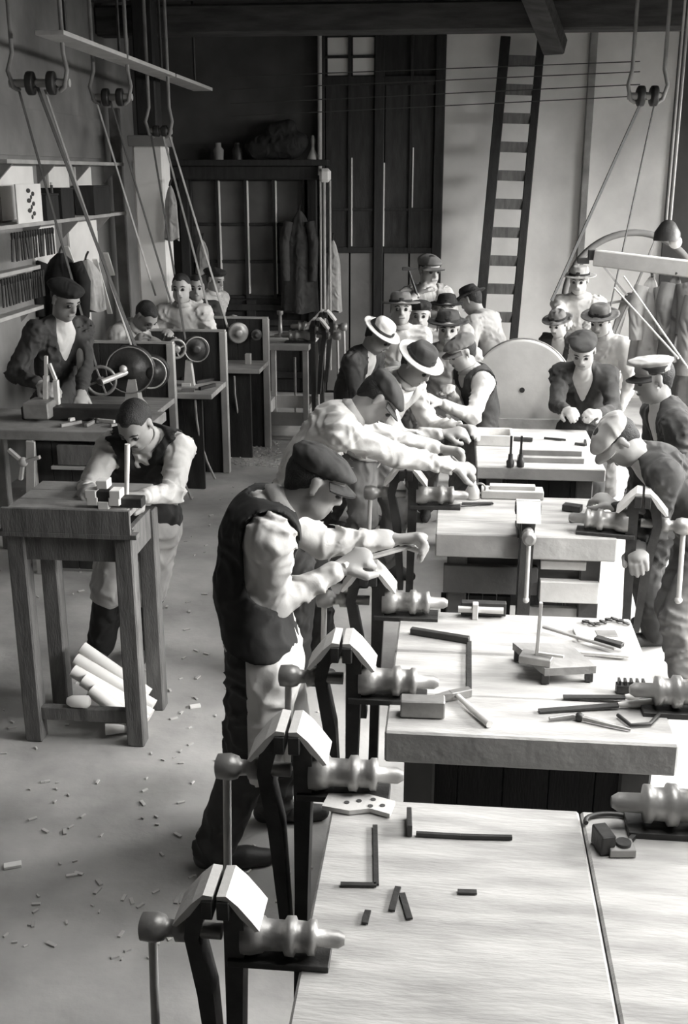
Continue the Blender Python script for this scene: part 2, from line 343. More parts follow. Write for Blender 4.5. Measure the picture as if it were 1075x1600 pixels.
# ---------------------------------------------------------------- people: smooth implicit bodies
def sdf_mesh(prims, cell, noise=0.0, nfreq=14.0, ks=0.02):
    """prims: ('c',a,b,r0,r1,flatdir,flat,k) capsules/cones, ('x',...) the same shape carved away, ('h',point,normal) cut half space"""
    lo = np.array([1e9] * 3); hi = -lo
    for q in prims:
        if q[0] != 'c': continue
        R_ = max(q[3], q[4]) + 0.03
        lo = np.minimum(lo, np.minimum(q[1], q[2]) - R_); hi = np.maximum(hi, np.maximum(q[1], q[2]) + R_)
    n = np.maximum(4, np.ceil((hi - lo) / cell).astype(int) + 1)
    D = np.full(n, 0.5, np.float32)
    ax = [lo[i] + cell * np.arange(n[i]) for i in range(3)]
    done = noise <= 0
    for q in [p_ for p_ in prims if p_[0] == 'c'] + [p_ for p_ in prims if p_[0] != 'c'] + [None]:
        if (q is None or q[0] != 'c') and not done:
            done = True
            f = nfreq
            gx, gy, gz = ax[0][:, None, None], ax[1][None, :, None], ax[2][None, None, :]
            ph = random.random() * 6; p2 = random.random() * 6
            wp_ = 1.6 * np.sin(f * .22 * gx + ph) * np.sin(f * .27 * gz + p2) + 1.3 * np.sin(f * .3 * gy + f * .19 * gz + ph)
            r1_ = np.abs(np.sin(f * .5 * (gz * .8 + gx * .5 - gy * .2) + wp_)); r2_ = np.abs(np.sin(f * .42 * (gx * .7 - gz * .55 + gy * .6) + 1.4 * wp_ + p2))
            msk = .55 + .45 * np.sin(f * .13 * (gx + gy) + f * .11 * gz + p2)
            nn = (r1_ + .8 * r2_ - 1.1) * msk
            D = D + (noise * nn).astype(np.float32)
        if q is None: break
        if q[0] == 'h':
            P0, Nn = q[1], q[2]
            pl = ((ax[0] - P0[0]) * Nn[0])[:, None, None] + ((ax[1] - P0[1]) * Nn[1])[None, :, None] + ((ax[2] - P0[2]) * Nn[2])[None, None, :]
            D = np.maximum(D, pl.astype(np.float32)); continue
        _, a, b, r0, r1, fd, fl, k = q
        mg = max(r0, r1) + k + 2 * cell
        l2 = np.minimum(a, b) - mg; h2 = np.maximum(a, b) + mg
        i0 = np.clip(((l2 - lo) / cell).astype(int), 0, n - 1); i1 = np.clip(((h2 - lo) / cell).astype(int) + 2, 1, n)
        if np.any(i1 <= i0): continue
        X = ax[0][i0[0]:i1[0]][:, None, None] - a[0]; Y = ax[1][i0[1]:i1[1]][None, :, None] - a[1]; Z = ax[2][i0[2]:i1[2]][None, None, :] - a[2]
        ba = b - a; L2 = float(ba @ ba)
        h = np.clip((X * ba[0] + Y * ba[1] + Z * ba[2]) / (L2 + 1e-12), 0, 1) if L2 > 1e-10 else np.zeros((1, 1, 1))
        qx = X - h * ba[0]; qy = Y - h * ba[1]; qz = Z - h * ba[2]
        d2_ = qx * qx + qy * qy + qz * qz
        if fd is not None:
            dn = qx * fd[0] + qy * fd[1] + qz * fd[2]; d2_ = d2_ + dn * dn * (fl * fl - 1)
        d = (np.sqrt(d2_) - (r0 + (r1 - r0) * h)).astype(np.float32)
        if fd is not None and fl > 1: d = d / (1 + 0.5 * (fl - 1))
        sl = (slice(i0[0], i1[0]), slice(i0[1], i1[1]), slice(i0[2], i1[2])); S = D[sl]
        if q[0] == 'x': D[sl] = np.maximum(S, -d)
        else:
            hh = np.maximum(k - np.abs(S - d), 0) / k
            D[sl] = np.minimum(S, d) - hh * hh * k * 0.25
    ins = D < 0
    nx, ny, nz = n
    c8 = [(i, j, k) for i in (0, 1) for j in (0, 1) for k in (0, 1)]
    cnt = sum(ins[i:nx - 1 + i, j:ny - 1 + j, k:nz - 1 + k].astype(np.int8) for i, j, k in c8)
    act = (cnt > 0) & (cnt < 8)
    I = np.argwhere(act); vid = np.full(act.shape, -1, np.int64); vid[act] = np.arange(len(I))
    acc = np.zeros((len(I), 3)); num = np.zeros(len(I))
    for e in range(3):
        o1, o2 = (e + 1) % 3, (e + 2) % 3
        for s1 in (0, 1):
            for s2 in (0, 1):
                A = I.copy(); A[:, o1] += s1; A[:, o2] += s2; B = A.copy(); B[:, e] += 1
                da = D[A[:, 0], A[:, 1], A[:, 2]]; db = D[B[:, 0], B[:, 1], B[:, 2]]
                cr = (da < 0) != (db < 0); t = np.where(cr, da / np.where(cr, da - db, 1), 0)
                P = A.astype(float); P[:, e] += t
                acc[cr] += P[cr]; num[cr] += 1
    vs = lo + cell * (acc / num[:, None])
    quads = []
    for e in range(3):
        o1, o2 = (e + 1) % 3, (e + 2) % 3
        sa = [slice(None)] * 3; sb = [slice(None)] * 3; sa[e] = slice(0, n[e] - 1); sb[e] = slice(1, n[e])
        A = ins[tuple(sa)]; B = ins[tuple(sb)]
        for flip, M_ in ((False, A & ~B), (True, B & ~A)):
            E = np.argwhere(M_); E = E[(E[:, o1] > 0) & (E[:, o2] > 0) & (E[:, o1] < n[o1] - 1) & (E[:, o2] < n[o2] - 1)]
            def g(d1_, d2__):
                Q = E.copy(); Q[:, o1] += d1_; Q[:, o2] += d2__; return vid[Q[:, 0], Q[:, 1], Q[:, 2]]
            qd = np.stack([g(-1, -1), g(0, -1), g(0, 0), g(-1, 0)], 1)
            quads.append(qd[:, ::-1] if flip else qd)
    quads = np.concatenate(quads); quads = quads[(quads >= 0).all(1)]
    return vs, quads
def mesh_obj(name, vs, quads, m, parent):
    off = np.array(parent.location); me = bpy.data.meshes.new(name)
    vs = vs - off
    me.vertices.add(len(vs)); me.vertices.foreach_set('co', vs.astype(np.float32).ravel())
    me.loops.add(quads.size); me.loops.foreach_set('vertex_index', quads.astype(np.int32).ravel())
    me.polygons.add(len(quads)); me.polygons.foreach_set('loop_start', np.arange(0, quads.size, 4, dtype=np.int32))
    me.polygons.foreach_set('use_smooth', np.ones(len(quads), bool))
    me.update(calc_edges=True); me.materials.append(MATS[m])
    o = bpy.data.objects.new(name, me); COL.objects.link(o); o.parent = parent; return o
def cap_(a, b, r0, r1=None, fd=None, fl=1.0, k=0.02, op='c'):
    return (op, np.asarray(a, float), np.asarray(b, float), float(r0), float(r0 if r1 is None else r1), fd, fl, k)
def unit(v): v = np.asarray(v, float); return v / (np.linalg.norm(v) + 1e-12)
def ik(a, t, l1, l2, pole):
    d = t - a; L = np.linalg.norm(d)
    mx_ = (l1 + l2) * 0.995
    if L > mx_: l1 *= L / mx_; l2 *= L / mx_
    dn = d / L; x = (l1 * l1 - l2 * l2 + L * L) / (2 * L); hgt = math.sqrt(max(l1 * l1 - x * x, 0))
    p_ = pole - dn * np.dot(pole, dn); return a + dn * x + unit(p_) * hgt
def hand_prims(wr, dirv, palm_n, h, curl, side):
    """palm with four unequal fingers of two bones and a thumb; palm_n points out of the palm"""
    dirv = unit(dirv); pn = unit(palm_n - dirv * np.dot(palm_n, dirv)); sd = np.cross(dirv, pn) * side   # sd: towards the thumb
    u = h * 0.105; P = []
    base = wr + dirv * u * 0.12; kn = wr + dirv * u * 0.52
    P.append(cap_(base, kn, u * .20, u * .23, pn, 1.9, k=.01))
    for i, (off, ln) in enumerate(((.17, .44), (.06, .50), (-.06, .46), (-.17, .36))):
        k0 = kn + sd * u * off * 1.1
        c1 = math.radians(curl * .9); c2 = math.radians(curl * 2.0)
        d1_ = dirv * math.cos(c1) + pn * math.sin(c1); d2__ = dirv * math.cos(c2) + pn * math.sin(c2)
        k1 = k0 + d1_ * u * ln * .55; k2 = k1 + d2__ * u * ln * .5
        P.append(cap_(k0, k1, u * .082, u * .075, k=.004)); P.append(cap_(k1, k2, u * .075, u * .062, k=.004))
    t0 = wr + dirv * u * .2 + sd * u * .17; t1 = t0 + unit(dirv * .7 + sd * .7 + pn * .35) * u * .3; t2 = t1 + unit(dirv + pn * .5) * u * .24
    P.append(cap_(t0, t1, u * .1, u * .085, k=.008)); P.append(cap_(t1, t2, u * .085, u * .068, k=.004))
    return P
PEOPLE = []
def person(label, hd, Y, az, lean=8.0, pitch=15.0, hyaw=0.0, h=1.5, handL=None, handR=None, curl=35, top='shirt', topm='cloth_white', vest=None,
           legm='cloth_mid', hat=None, hatm='cloth_dark', hair='hair', skin='skin', fine=False, lean_az=None, feet=None, sleeves='long', twist=0.0, bend=0.03, elbow_out=0.5, group=None, head_h=1.0, apron=None, auto=True, brimm=None, nf=0.15, elbow_back=0.0):
    Hc = at_y(hd[0], hd[1], Y)
    az_ = math.radians(az); f = V(math.sin(az_), math.cos(az_), 0); r = V(math.cos(az_), -math.sin(az_), 0)
    la = math.radians(lean_az) if lean_az is not None else az_; lf = V(math.sin(la), math.cos(la), 0)
    le = math.radians(lean); u = V(0, 0, 1) * math.cos(le) + lf * math.sin(le)
    hh = 0.14 * h * head_h
    ha = az_ + math.radians(hyaw); hf0 = V(math.sin(ha), math.cos(ha), 0); hr = V(math.cos(ha), -math.sin(ha), 0)
    pt = math.radians(pitch); hf = hf0 * math.cos(pt) - V(0, 0, 1) * math.sin(pt); hu = hf0 * math.sin(pt) + V(0, 0, 1) * math.cos(pt)
    ndir = unit(0.55 * u + 0.45 * hu + nf * hf0)
    if auto and feet is None:       # standing height that puts straight legs under this head
        h = float(np.clip(Hc[2] / (.5 + .315 * math.cos(le) + .1 * ndir[2]), 1.3, 1.75)); hh = .14 * h * (1.04 if h < 1.45 else 1.0)
    neck = Hc - ndir * (0.088 * h + .35 * hh * .3)
    pel = neck - u * 0.315 * h
    hipz = 0.5 * h
    if pel[2] > hipz * 1.0: hipz = pel[2]
    t = np.cross(u, r); t = unit(t)
    tw = math.radians(twist); r2 = r * math.cos(tw) + t * math.sin(tw)
    mid = lerp(pel, neck, 0.45) - t * bend * h; up_c = lerp(pel, neck, 0.8) - t * bend * 0.8 * h
    shc = lerp(pel, neck, 0.9) - t * bend * .3 * h
    sh = {-1: shc - r2 * 0.108 * h, 1: shc + r2 * 0.108 * h}
    hip = {-1: pel - r * 0.052 * h - u * .01, 1: pel + r * 0.052 * h - u * .01}
    wst = {}; el = {}; hdir = {}
    for s_, tgt in ((-1, handL), (1, handR)):
        if tgt is None: tp = sh[s_] - V(0, 0, 1) * .3 * h + f * .06 * h + r * s_ * .02 * h; tp = tp + V(0, 0, 0)
        else: tp = at_y(*tgt) if len(tgt) == 3 else np.array(tgt[:3])
        pole = V(0, 0, -1) + r * s_ * elbow_out - f * (.4 + elbow_back)
        w0 = tp
        e = ik(sh[s_], w0, .172 * h, .155 * h, pole)
        wst[s_] = w0; el[s_] = e; hdir[s_] = unit(w0 - e)
    ft = {}
    for s_ in (-1, 1):
        if feet is not None: q = V(feet[0 if s_ < 0 else 1][0], feet[0 if s_ < 0 else 1][1], 0)
        else:
            q = hip[s_] + r * s_ * .03 * h + f * (.04 if s_ < 0 else -.06) * h; q[2] = 0
        ft[s_] = q + V(0, 0, .045 * h)
    kn = {s_: ik(hip[s_], ft[s_], .235 * h, .24 * h, f + r * s_ * .1) for s_ in (-1, 1)}
    root = thing('person', label, 'person', (pel[0], pel[1], 0), group)
    PEOPLE.append(root)
    # --- body (one surface)
    cell = 0.007 if fine else 0.0102
    B = [cap_(hip[-1], hip[1], .06 * h, None, t, 1.15, .05), cap_(pel, mid, .072 * h, .068 * h, t, 1.3, .05), cap_(mid, up_c, .068 * h, .082 * h, t, 1.3, .05),
         cap_(sh[-1], sh[1], .038 * h, None, None, 1, .05), cap_(neck - u * .03 * h, Hc - hu * .2 * hh - hf * .08 * hh, .036 * h, .034 * h, None, 1, .03)]
    for s_ in (-1, 1):
        B += [cap_(sh[s_], el[s_], .032 * h, .026 * h, k=.03), cap_(el[s_], wst[s_], .026 * h, .0175 * h, k=.02)]
        B += [cap_(hip[s_], kn[s_], .054 * h, .037 * h, k=.03), cap_(kn[s_], ft[s_], .036 * h, .022 * h, k=.02),
              cap_(ft[s_] - V(0, 0, .015 * h) - f * .02 * h, ft[s_] - V(0, 0, .025 * h) + f * .1 * h, .02 * h, .017 * h, k=.02)]
        pn = unit(V(0, 0, -1) * 0.9 - r * s_ * .5)
        B += hand_prims(wst[s_], hdir[s_], pn, h * 1.06, curl, s_ * -1)
    # head: skull, face, jaw, nose, ears, lips, eye sockets
    def hp(x, y, z): return Hc + hr * x * hh + hf * y * hh + hu * z * hh
    B += [cap_(hp(0, -.1, .14), hp(0, .06, .16), .33 * hh, .31 * hh, hr, 1.1, .03), cap_(hp(0, .12, .05), hp(0, .2, -.3), .29 * hh, .2 * hh, hr, 1.08, .03),
          cap_(hp(-.1, .1, -.26), hp(.1, .1, -.26), .19 * hh, None, None, 1, .03), cap_(hp(0, .28, -.42), hp(0, .3, -.4), .085 * hh, None, None, 1, .02),
          cap_(hp(-.14, .36, .09), hp(.14, .36, .09), .055 * hh, None, None, 1, .02)]
    for s_ in (-1, 1): B.append(cap_(hp(.155 * s_, .45, .01), hp(.14 * s_, .45, .005), .085 * hh, None, None, 1, .01, 'x'))
    B += [cap_(hp(0, .40, .05), hp(0, .475, -.12), .035 * hh, .05 * hh, None, 1, .02), cap_(hp(-.05, .41, -.13), hp(.05, .41, -.13), .04 * hh, None, None, 1, .01),
          cap_(hp(-.08, .385, -.235), hp(.08, .385, -.235), .035 * hh, None, None, 1, .008), cap_(hp(-.07, .375, -.3), hp(.07, .375, -.3), .04 * hh, None, None, 1, .008)]
    for s_ in (-1, 1): B.append(cap_(hp(.33 * s_, -.04, .06), hp(.345 * s_, -.03, -.1), .085 * hh, .06 * hh, hr, 2.2, .008))
    mesh_obj('body', *sdf_mesh(B, cell), skin, root)
    for s_ in (-1, 1): MB().ball(hp(.145 * s_, .375, .01), .062 * hh, 8).build('eye', 'eye', root)
    MB().tube([hp(-.11, .425, -.266), hp(0, .44, -.27), hp(.11, .425, -.266)], .014 * hh, 6).build('mouth', 'lip', root)
    for s_ in (-1, 1): MB().tube([hp(.06 * s_, .425, .115), hp(.15 * s_, .41, .135), hp(.23 * s_, .35, .1)], [.018 * hh, .024 * hh, .012 * hh], 6).build('eyebrow', hair or 'hair', root)
    # --- clothes
    cc = 0.009 if fine else 0.0135
    nz = .015 if fine else .015
    g_ = .011 * h
    def torso(ex, bot=.0):
        return [cap_(hip[-1] + u * bot, hip[1] + u * bot, .06 * h + ex, None, t, 1.15, .05), cap_(pel + u * bot, mid, .074 * h + ex, .07 * h + ex, t, 1.3, .05),
                cap_(mid, up_c, .07 * h + ex, .083 * h + ex, t, 1.3, .05), cap_(sh[-1] * .94 + shc * .06, sh[1] * .94 + shc * .06, .037 * h + ex, None, None, 1, .05)]
    S = torso(g_)
    for s_ in (-1, 1):
        wend = lerp(el[s_], wst[s_], .93) if sleeves == 'long' else lerp(el[s_], wst[s_], .18)
        rw = .0235 * h if sleeves == 'long' else .034 * h
        S += [cap_(sh[s_], el[s_], .034 * h + g_ * .8, .027 * h + g_ * .7, k=.035), cap_(el[s_], wend, .027 * h + g_ * .7, rw, k=.02)]
    S.append(cap_(neck - u * .02 * h, neck + ndir * .012 * h, .046 * h, .041 * h, None, 1, .02))
    if top == 'jacket':
        Q = torso(g_ * .15); Q.append(cap_(neck - u * .02 * h, neck + ndir * .016 * h, .043 * h, .038 * h, None, 1, .02))
        mesh_obj('shirt', *sdf_mesh(Q, cc, nz * .15, 90.0), 'cloth_white', root)
        fc = lerp(pel, neck, .66) + t * .075 * h
        S += [cap_(fc + u * .16 * h, fc - u * .12 * h, .07 * h, .03 * h, None, 1, .01, 'x'), cap_(lerp(pel, neck, .5) + t * .09 * h, pel + t * .12 * h - u * .05 * h, .02 * h, .04 * h, None, 1, .01, 'x')]
    so = mesh_obj('jacket' if top == 'jacket' else 'shirt', *sdf_mesh(S, cc, nz, 105.0), topm, root)
    if top != 'jacket':
        cu, cv, cd = frame(ndir); cb = neck + ndir * .018 * h; C_ = MB()
        C_.lathe(cb - ndir * .006 * h, ndir, [(0, .05 * h), (.004 * h, .053 * h), (.02 * h, .043 * h), (.026 * h, .039 * h), (.02 * h, .037 * h), (.0, .04 * h)], 20); C_.build('collar', 'cloth_white' if topm != 'cloth_white' else 'cloth_light', so)
    if vest:
        Vp = torso(g_ + .013 * h, .03 * h)
        # open front, arm holes and neck
        fr = t; fc = lerp(pel, neck, .62) + fr * .1 * h
        Vp.append(cap_(fc + u * .16 * h, fc - u * .06 * h, .075 * h, .02 * h, None, 1, .01, 'x'))
        Vp.append(cap_(neck - u * .01 * h, neck + u * .06 * h, .052 * h, .06 * h, None, 1, .01, 'x'))
        for s_ in (-1, 1): Vp.append(cap_(sh[s_] + r2 * s_ * .012 * h, lerp(sh[s_], el[s_], .6) + r2 * s_ * .012 * h, .05 * h + g_, .045 * h + g_, None, 1, .01, 'x'))
        Vp.append(('h', pel + u * .025 * h, -u))
        mesh_obj('vest', *sdf_mesh(Vp, cc, nz * .5, 90.0), vest, root)
    T = [cap_(hip[-1], hip[1], .062 * h + g_, None, t, 1.12, .05), cap_(pel, pel + u * .06 * h, .075 * h + g_ * .8, .072 * h + g_ * .5, t, 1.3, .04)]
    for s_ in (-1, 1):
        T += [cap_(hip[s_], kn[s_], .056 * h + g_, .044 * h + g_, k=.03), cap_(kn[s_], ft[s_] + V(0, 0, .01 * h), .043 * h + g_, .036 * h + g_, k=.02)]
    mesh_obj('trousers', *sdf_mesh(T, cc, nz * .9, 80.0), legm, root)
    if apron:
        Ap = [cap_(hip[-1] + t * .012 * h, hip[1] + t * .012 * h, .064 * h + g_ * 1.3, None, t, 1.12, .05), cap_(pel + t * .012 * h, mid + t * .012 * h, .076 * h + g_ * 1.6, .07 * h + g_ * 1.6, t, 1.3, .04)]
        for s_ in (-1, 1): Ap.append(cap_(hip[s_] + t * .014 * h, lerp(hip[s_], kn[s_], .95) + t * .014 * h, .06 * h + g_ * 1.3, .052 * h + g_ * 1.3, k=.06))
        Ap += [('h', pel - f * .03 * h, -f)]
        mesh_obj('apron', *sdf_mesh(Ap, cc, nz * .6, 70.0), apron, root)
    for s_ in (-1, 1):
        fs = ft[s_]
        Sh = [cap_(fs - f * .025 * h - V(0, 0, .018 * h), fs + f * .07 * h - V(0, 0, .024 * h), .026 * h, .024 * h, k=.02), cap_(fs + f * .07 * h - V(0, 0, .026 * h), fs + f * .115 * h - V(0, 0, .028 * h), .024 * h, .02 * h, k=.02), cap_(fs, fs + V(0, 0, .03 * h), .028 * h, .03 * h, k=.02)]
        Sh.append(('h', V(0, 0, .002), V(0, 0, -1)))
        mesh_obj('shoe', *sdf_mesh(Sh, .011), 'leather', root)
    # --- hair and headwear
    if hair:
        Hp = [cap_(hp(0, -.12, .16), hp(0, .07, .2), .36 * hh, .325 * hh, hr, 1.07, .03), cap_(hp(0, -.2, .0), hp(0, -.2, -.16), .25 * hh, .2 * hh, None, 1, .03)]
        Hp.append(('h', hp(0, .27, .2), unit(hf * .9 - hu * .55)))
        Hp.append(cap_(hp(-.5, .2, -.12), hp(.5, .2, -.12), .26 * hh, None, None, 1, .01, 'x'))
        for s_ in (-1, 1): Hp.append(cap_(hp(.2 * s_, .36, .3), hp(.3 * s_, .3, .1), .12 * hh, .14 * hh, None, 1, .01, 'x'))
        mesh_obj('hair', *sdf_mesh(Hp, .0075 if fine else .01, .003, 260.0), hair, root)
    if hat in ('cap', 'kepi', 'beret'):
        tl = unit(hu * 1.0 - hf * .12)
        c0 = hp(0, -.02, .34)
        if hat == 'cap':
            Cp = [cap_(hp(0, -.12, .24), hp(0, .08, .25), .37 * hh, .35 * hh, tl, 1.35, .03), cap_(hp(0, -.16, .37), hp(0, .24, .27), .34 * hh, .27 * hh, tl, 2.6, .03)]
        elif hat == 'beret':
            Cp = [cap_(hp(0, -.1, .22), hp(0, .06, .24), .37 * hh, .35 * hh, tl, 1.3, .03), cap_(hp(.06, -.18, .36), hp(-.02, .16, .38), .4 * hh, .34 * hh, tl, 2.8, .04)]
        else:
            Cp = [cap_(hp(0, -.08, .2), hp(0, .06, .22), .37 * hh, .36 * hh, tl, 1.2, .02), cap_(hp(0, -.1, .42), hp(0, .12, .47), .43 * hh, .41 * hh, tl, 4.5, .02)]
        Cp.append(('h', hp(0, 0, .18), -tl))
        co = mesh_obj('cap', *sdf_mesh(Cp, .008 if fine else .011, .003, 120), hatm, root)
        if hat == 'kepi': MB().lathe(hp(0, -.01, .2), tl, [(0, .385 * hh), (.1 * hh, .39 * hh), (.14 * hh, .4 * hh), (.145 * hh, .3 * hh)], 24).build('hat_band', 'cloth_black', co)
        # visor: curved thin plate
        vs = []; fs_ = []; n1, n2 = 12, 4
        for i in range(n1 + 1):
            a = math.radians(-68 + 136 * i / n1)
            for j in range(n2 + 1):
                rr = .34 + (.3 * math.cos(a * .95) * j / n2 if hat != 'beret' else .0)
                q = hp(rr * math.sin(a) * .98, rr * math.cos(a) + .0, .2 - .09 * j / n2 - .05 * math.sin(a) ** 2)
                vs.append(q)
        mbv = MB(); k = len(vs); vs2 = vs + [q - hu * .02 * hh for q in vs]
        for i in range(n1):
            for j in range(n2):
                a_ = i * (n2 + 1) + j; fs_ += [(a_, a_ + n2 + 1, a_ + n2 + 2, a_ + 1), (k + a_, k + a_ + 1, k + a_ + n2 + 2, k + a_ + n2 + 1)]
        for i in range(n1):
            for j in (0, n2):
                a_ = i * (n2 + 1) + j; fs_.append((a_, k + a_, k + a_ + n2 + 1, a_ + n2 + 1))
        if hat != 'beret':
            mbv.add(vs2, fs_, True); mbv.build('visor', 'leather' if hat == 'kepi' else hatm, co)
    elif hat == 'brim':
        tl = unit(hu - hf * .06); c0 = hp(0, -.02, .2)
        pr = [(-.03, .34), (-.035, .6), (-.01, .66), (.02, .655), (.0, .58), (.012, .385), (.05, .372), (.24, .35), (.33, .3), (.36, .2), (.345, .1), (.335, 0)]
        ho = MB().lathe(c0, tl, [(a * hh, b * hh) for a, b in pr[5:]], 28).build('hat', hatm, root)
        MB().lathe(c0, tl, [(a * hh, b * hh) for a, b in pr[:6]], 28).build('brim', brimm or hatm, ho)
        MB().lathe(c0 + tl * .02 * hh, tl, [(0, .4 * hh), (.08 * hh, .397 * hh), (.085 * hh, .3 * hh)], 24).build('hat_band', 'cloth_black', ho)
    return dict(root=root, neck=neck, pel=pel, wst=wst, el=el, hdir=hdir, f=f, r=r, Hc=Hc, sh=sh, t=t, u=u, h=h)

# ---------------------------------------------------------------- benches
ZB = 0.83
def bench(label, x0, x1, y0, y1, z, th, splits, along, lower=True, topm='bench_wood', sidem='bench_side', overhang=0.05):
    b = thing('workbench', label, 'workbench', ((x0 + x1) / 2, (y0 + y1) / 2, 0))
    if along == 'y': edges = [x0] + splits + [x1]
    else: edges = [y0] + splits + [y1]
    for i in range(len(edges) - 1):
        a, c = edges[i] + 0.002, edges[i + 1] - 0.002
        dz = random.uniform(-0.002, 0.002)
        if along == 'y': bx('plank', topm, ((a + c) / 2, (y0 + y1) / 2, z - th / 2 + dz), (c - a, y1 - y0, th), b, b=0.006)
        else: bx('plank', topm, ((x0 + x1) / 2, (a + c) / 2, z - th / 2 + dz), (x1 - x0, c - a, th), b, b=0.006)
    zt = z - th - 0.003
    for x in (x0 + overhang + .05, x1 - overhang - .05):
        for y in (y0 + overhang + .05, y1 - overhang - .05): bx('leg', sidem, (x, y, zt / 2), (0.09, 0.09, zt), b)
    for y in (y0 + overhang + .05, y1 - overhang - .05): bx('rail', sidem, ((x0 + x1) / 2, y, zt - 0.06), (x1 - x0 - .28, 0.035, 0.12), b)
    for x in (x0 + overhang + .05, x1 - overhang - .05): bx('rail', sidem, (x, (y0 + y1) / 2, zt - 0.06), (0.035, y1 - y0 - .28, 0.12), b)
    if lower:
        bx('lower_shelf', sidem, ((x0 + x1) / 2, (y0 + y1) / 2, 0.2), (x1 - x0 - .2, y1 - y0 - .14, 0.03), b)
    return b
bench('nearest workbench with pale wide planks and a few scraps lying on it', -0.27, 0.72, 1.25, 2.42, ZB, 0.07, [0.35], 'y')
bench('pale workbench carrying a try square, a hammer and a wooden marking plate', -0.16, 0.66, 2.77, 3.68, ZB, 0.1, [3.02, 3.33], 'x')
b3 = bench('thick-topped workbench with open rails below, behind the marking plate bench', -0.05, 0.74, 4.58, 5.2, ZB, 0.11, [4.78], 'x', topm='bench_wood')
bench('farther workbench with upright chisels and dark rods lying on top', 0.15, 0.84, 5.75, 6.7, ZB, 0.07, [6.05, 6.4], 'x')
b2 = bpy.data.objects['workbench.001']; b4 = bpy.data.objects['workbench.003']; b1 = bpy.data.objects['workbench']
for bq, x0, x1, y, z1 in ((b2, -.08, .58, 2.85, .72), (b3, -.02, .3, 4.7, .5), (b4, .2, .78, 5.83, .75), (b2, -.08, .58, 3.6, .72), (b1, -.2, .65, 2.32, .75)):  # boards added to paint the deep shade below the bench tops
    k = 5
    for i in range(k): bx('front_or_shade_board', 'under_bench_shade', (x0 + (x1 - x0) * (i + .5) / k, y, z1 / 2), ((x1 - x0) / k - .003, .025, z1), bq)
for bq, x, y0, y1 in ((b2, -.09, 2.95, 3.55), (b2, .59, 2.95, 3.55), (b1, -.2, 1.4, 2.28), (b1, .65, 1.4, 2.28), (b4, .2, 5.9, 6.6)):  # matching shade boards added along the bench sides
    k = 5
    for i in range(k): bx('side_shade_board', 'under_bench_shade', (x, y0 + (y1 - y0) * (i + .5) / k, .35), (.025, (y1 - y0) / k - .003, .7), bq)
# open rails and a plank seen below the thick-topped bench
bx('front_rail', 'bench_side', (0.2, 4.64, 0.6), (0.42, 0.04, 0.13), b3)
bx('front_rail', 'pale_wood', (0.55, 4.63, 0.56), (0.26, 0.05, 0.1), b3)
bx('front_rail', 'pale_wood', (0.52, 4.64, 0.68), (0.2, 0.03, 0.04), b3)
bx('drawer_front', 'grey_wood', (0.5, 4.66, 0.36), (0.3, 0.03, 0.22), b3)

# ---------------------------------------------------------------- leg vises (local axes: +x into the bench, z=0 bench top)
def make_vise():
    t = thing('leg_vise', '', 'vise')
    ex, ez = V(1, 0, 0), V(0, 0, 1)
    MB().prism([(0.0, -.78), (.035, -.78), (.045, -.3), (.055, -.02), (.062, .06), (.058, .13), (.03, .185), (.004, .19), (.004, .15), (.012, .12), (.01, -.3)], (0, 0, 0), ex, ez, 0.07).box((.018, 0, .165), (.03, .13, .05)).build('fixed_arm', 'iron', t)
    MB().prism([(-.03, -.42), (-.005, -.42), (-.02, -.1), (-.05, .06), (-.035, .12), (-.008, .15), (-.008, .19), (-.03, .187), (-.075, .14), (-.085, .06), (-.06, -.1)], (0, 0, 0), ex, ez, 0.065).box((-.02, 0, .165), (.026, .13, .05)).build('moving_arm', 'iron', t)
    sc_ = MB().lathe((-.2, 0, .06), ex, [(0, .02), (.005, .033), (.04, .036), (.06, .03), (.065, .022), (.085, .02), (.09, .03), (.12, .03), (.125, .019), (.2, .019)], 16).build('screw', 'steel', t)
    MB().lathe((.05, 0, .06), ex, [(0, .048), (.02, .05), (.05, .043), (.055, .037), (.1, .036), (.105, .046), (.125, .047), (.13, .037), (.155, .036), (.16, .042), (.175, .042), (.18, .022), (.23, .021), (.245, .012)], 18).build('screw_box', 'steel', t)
    MB().cyl((-.178, 0, -.26), (-.17, 0, .06), .011, n=10).ball((-.178, 0, -.265), .017, 10).ball((-.17, 0, .062), .017, 10).build('handle', 'lead', sc_)
    for s_ in (-1, 1):
        x = .004 if s_ > 0 else -.006
        MB().prism([(x, .202), (x + s_ * .022, .204), (x + s_ * .05, .178), (x + s_ * .08, .14), (x + s_ * .098, .115), (x + s_ * .088, .112), (x + s_ * .055, .145), (x + s_ * .024, .19), (x, .192)], (0, 0, 0), ex, ez, 0.12).build('jaw_cover', 'lead', t)
    MB().box((.14, 0, .005), (.24, .09, .018)).build('bracket', 'iron', t)
    return t
vise0 = make_vise(); first = [True]
def vise(label, x, y, rz, z=ZB, s=1.0, hang=0.0):
    if first[0]: o = vise0; first[0] = False
    else: o = copy_tree(vise0)
    o.location = (x, y, z); o.rotation_euler = (0, 0, math.radians(rz)); o.scale = (s, s, s)
    o['label'] = label; o['category'] = 'vise'; o['group'] = 'leg vises on the workbenches'
    return o
vise('leg vise on the left edge of the nearest workbench, its handle hanging down', -0.38, 2.44, 0, s=0.98)
vise('leg vise cut by the bottom left of the view, nearest to the camera', -0.43, 1.82, 0, s=0.85)
vise('leg vise between the filing boy and the hammer on the second workbench', -0.30, 2.98, 0, s=0.98)
vise('leg vise gripped under the file of the boy in the dark vest', -0.27, 3.62, 0, s=0.95)
vise('leg vise at the right edge of the nearest workbench', 0.74, 2.36, 180, s=1.1)
vise('leg vise at the right edge of the workbench with the marking plate', 0.86, 2.98, 180, s=1.05)
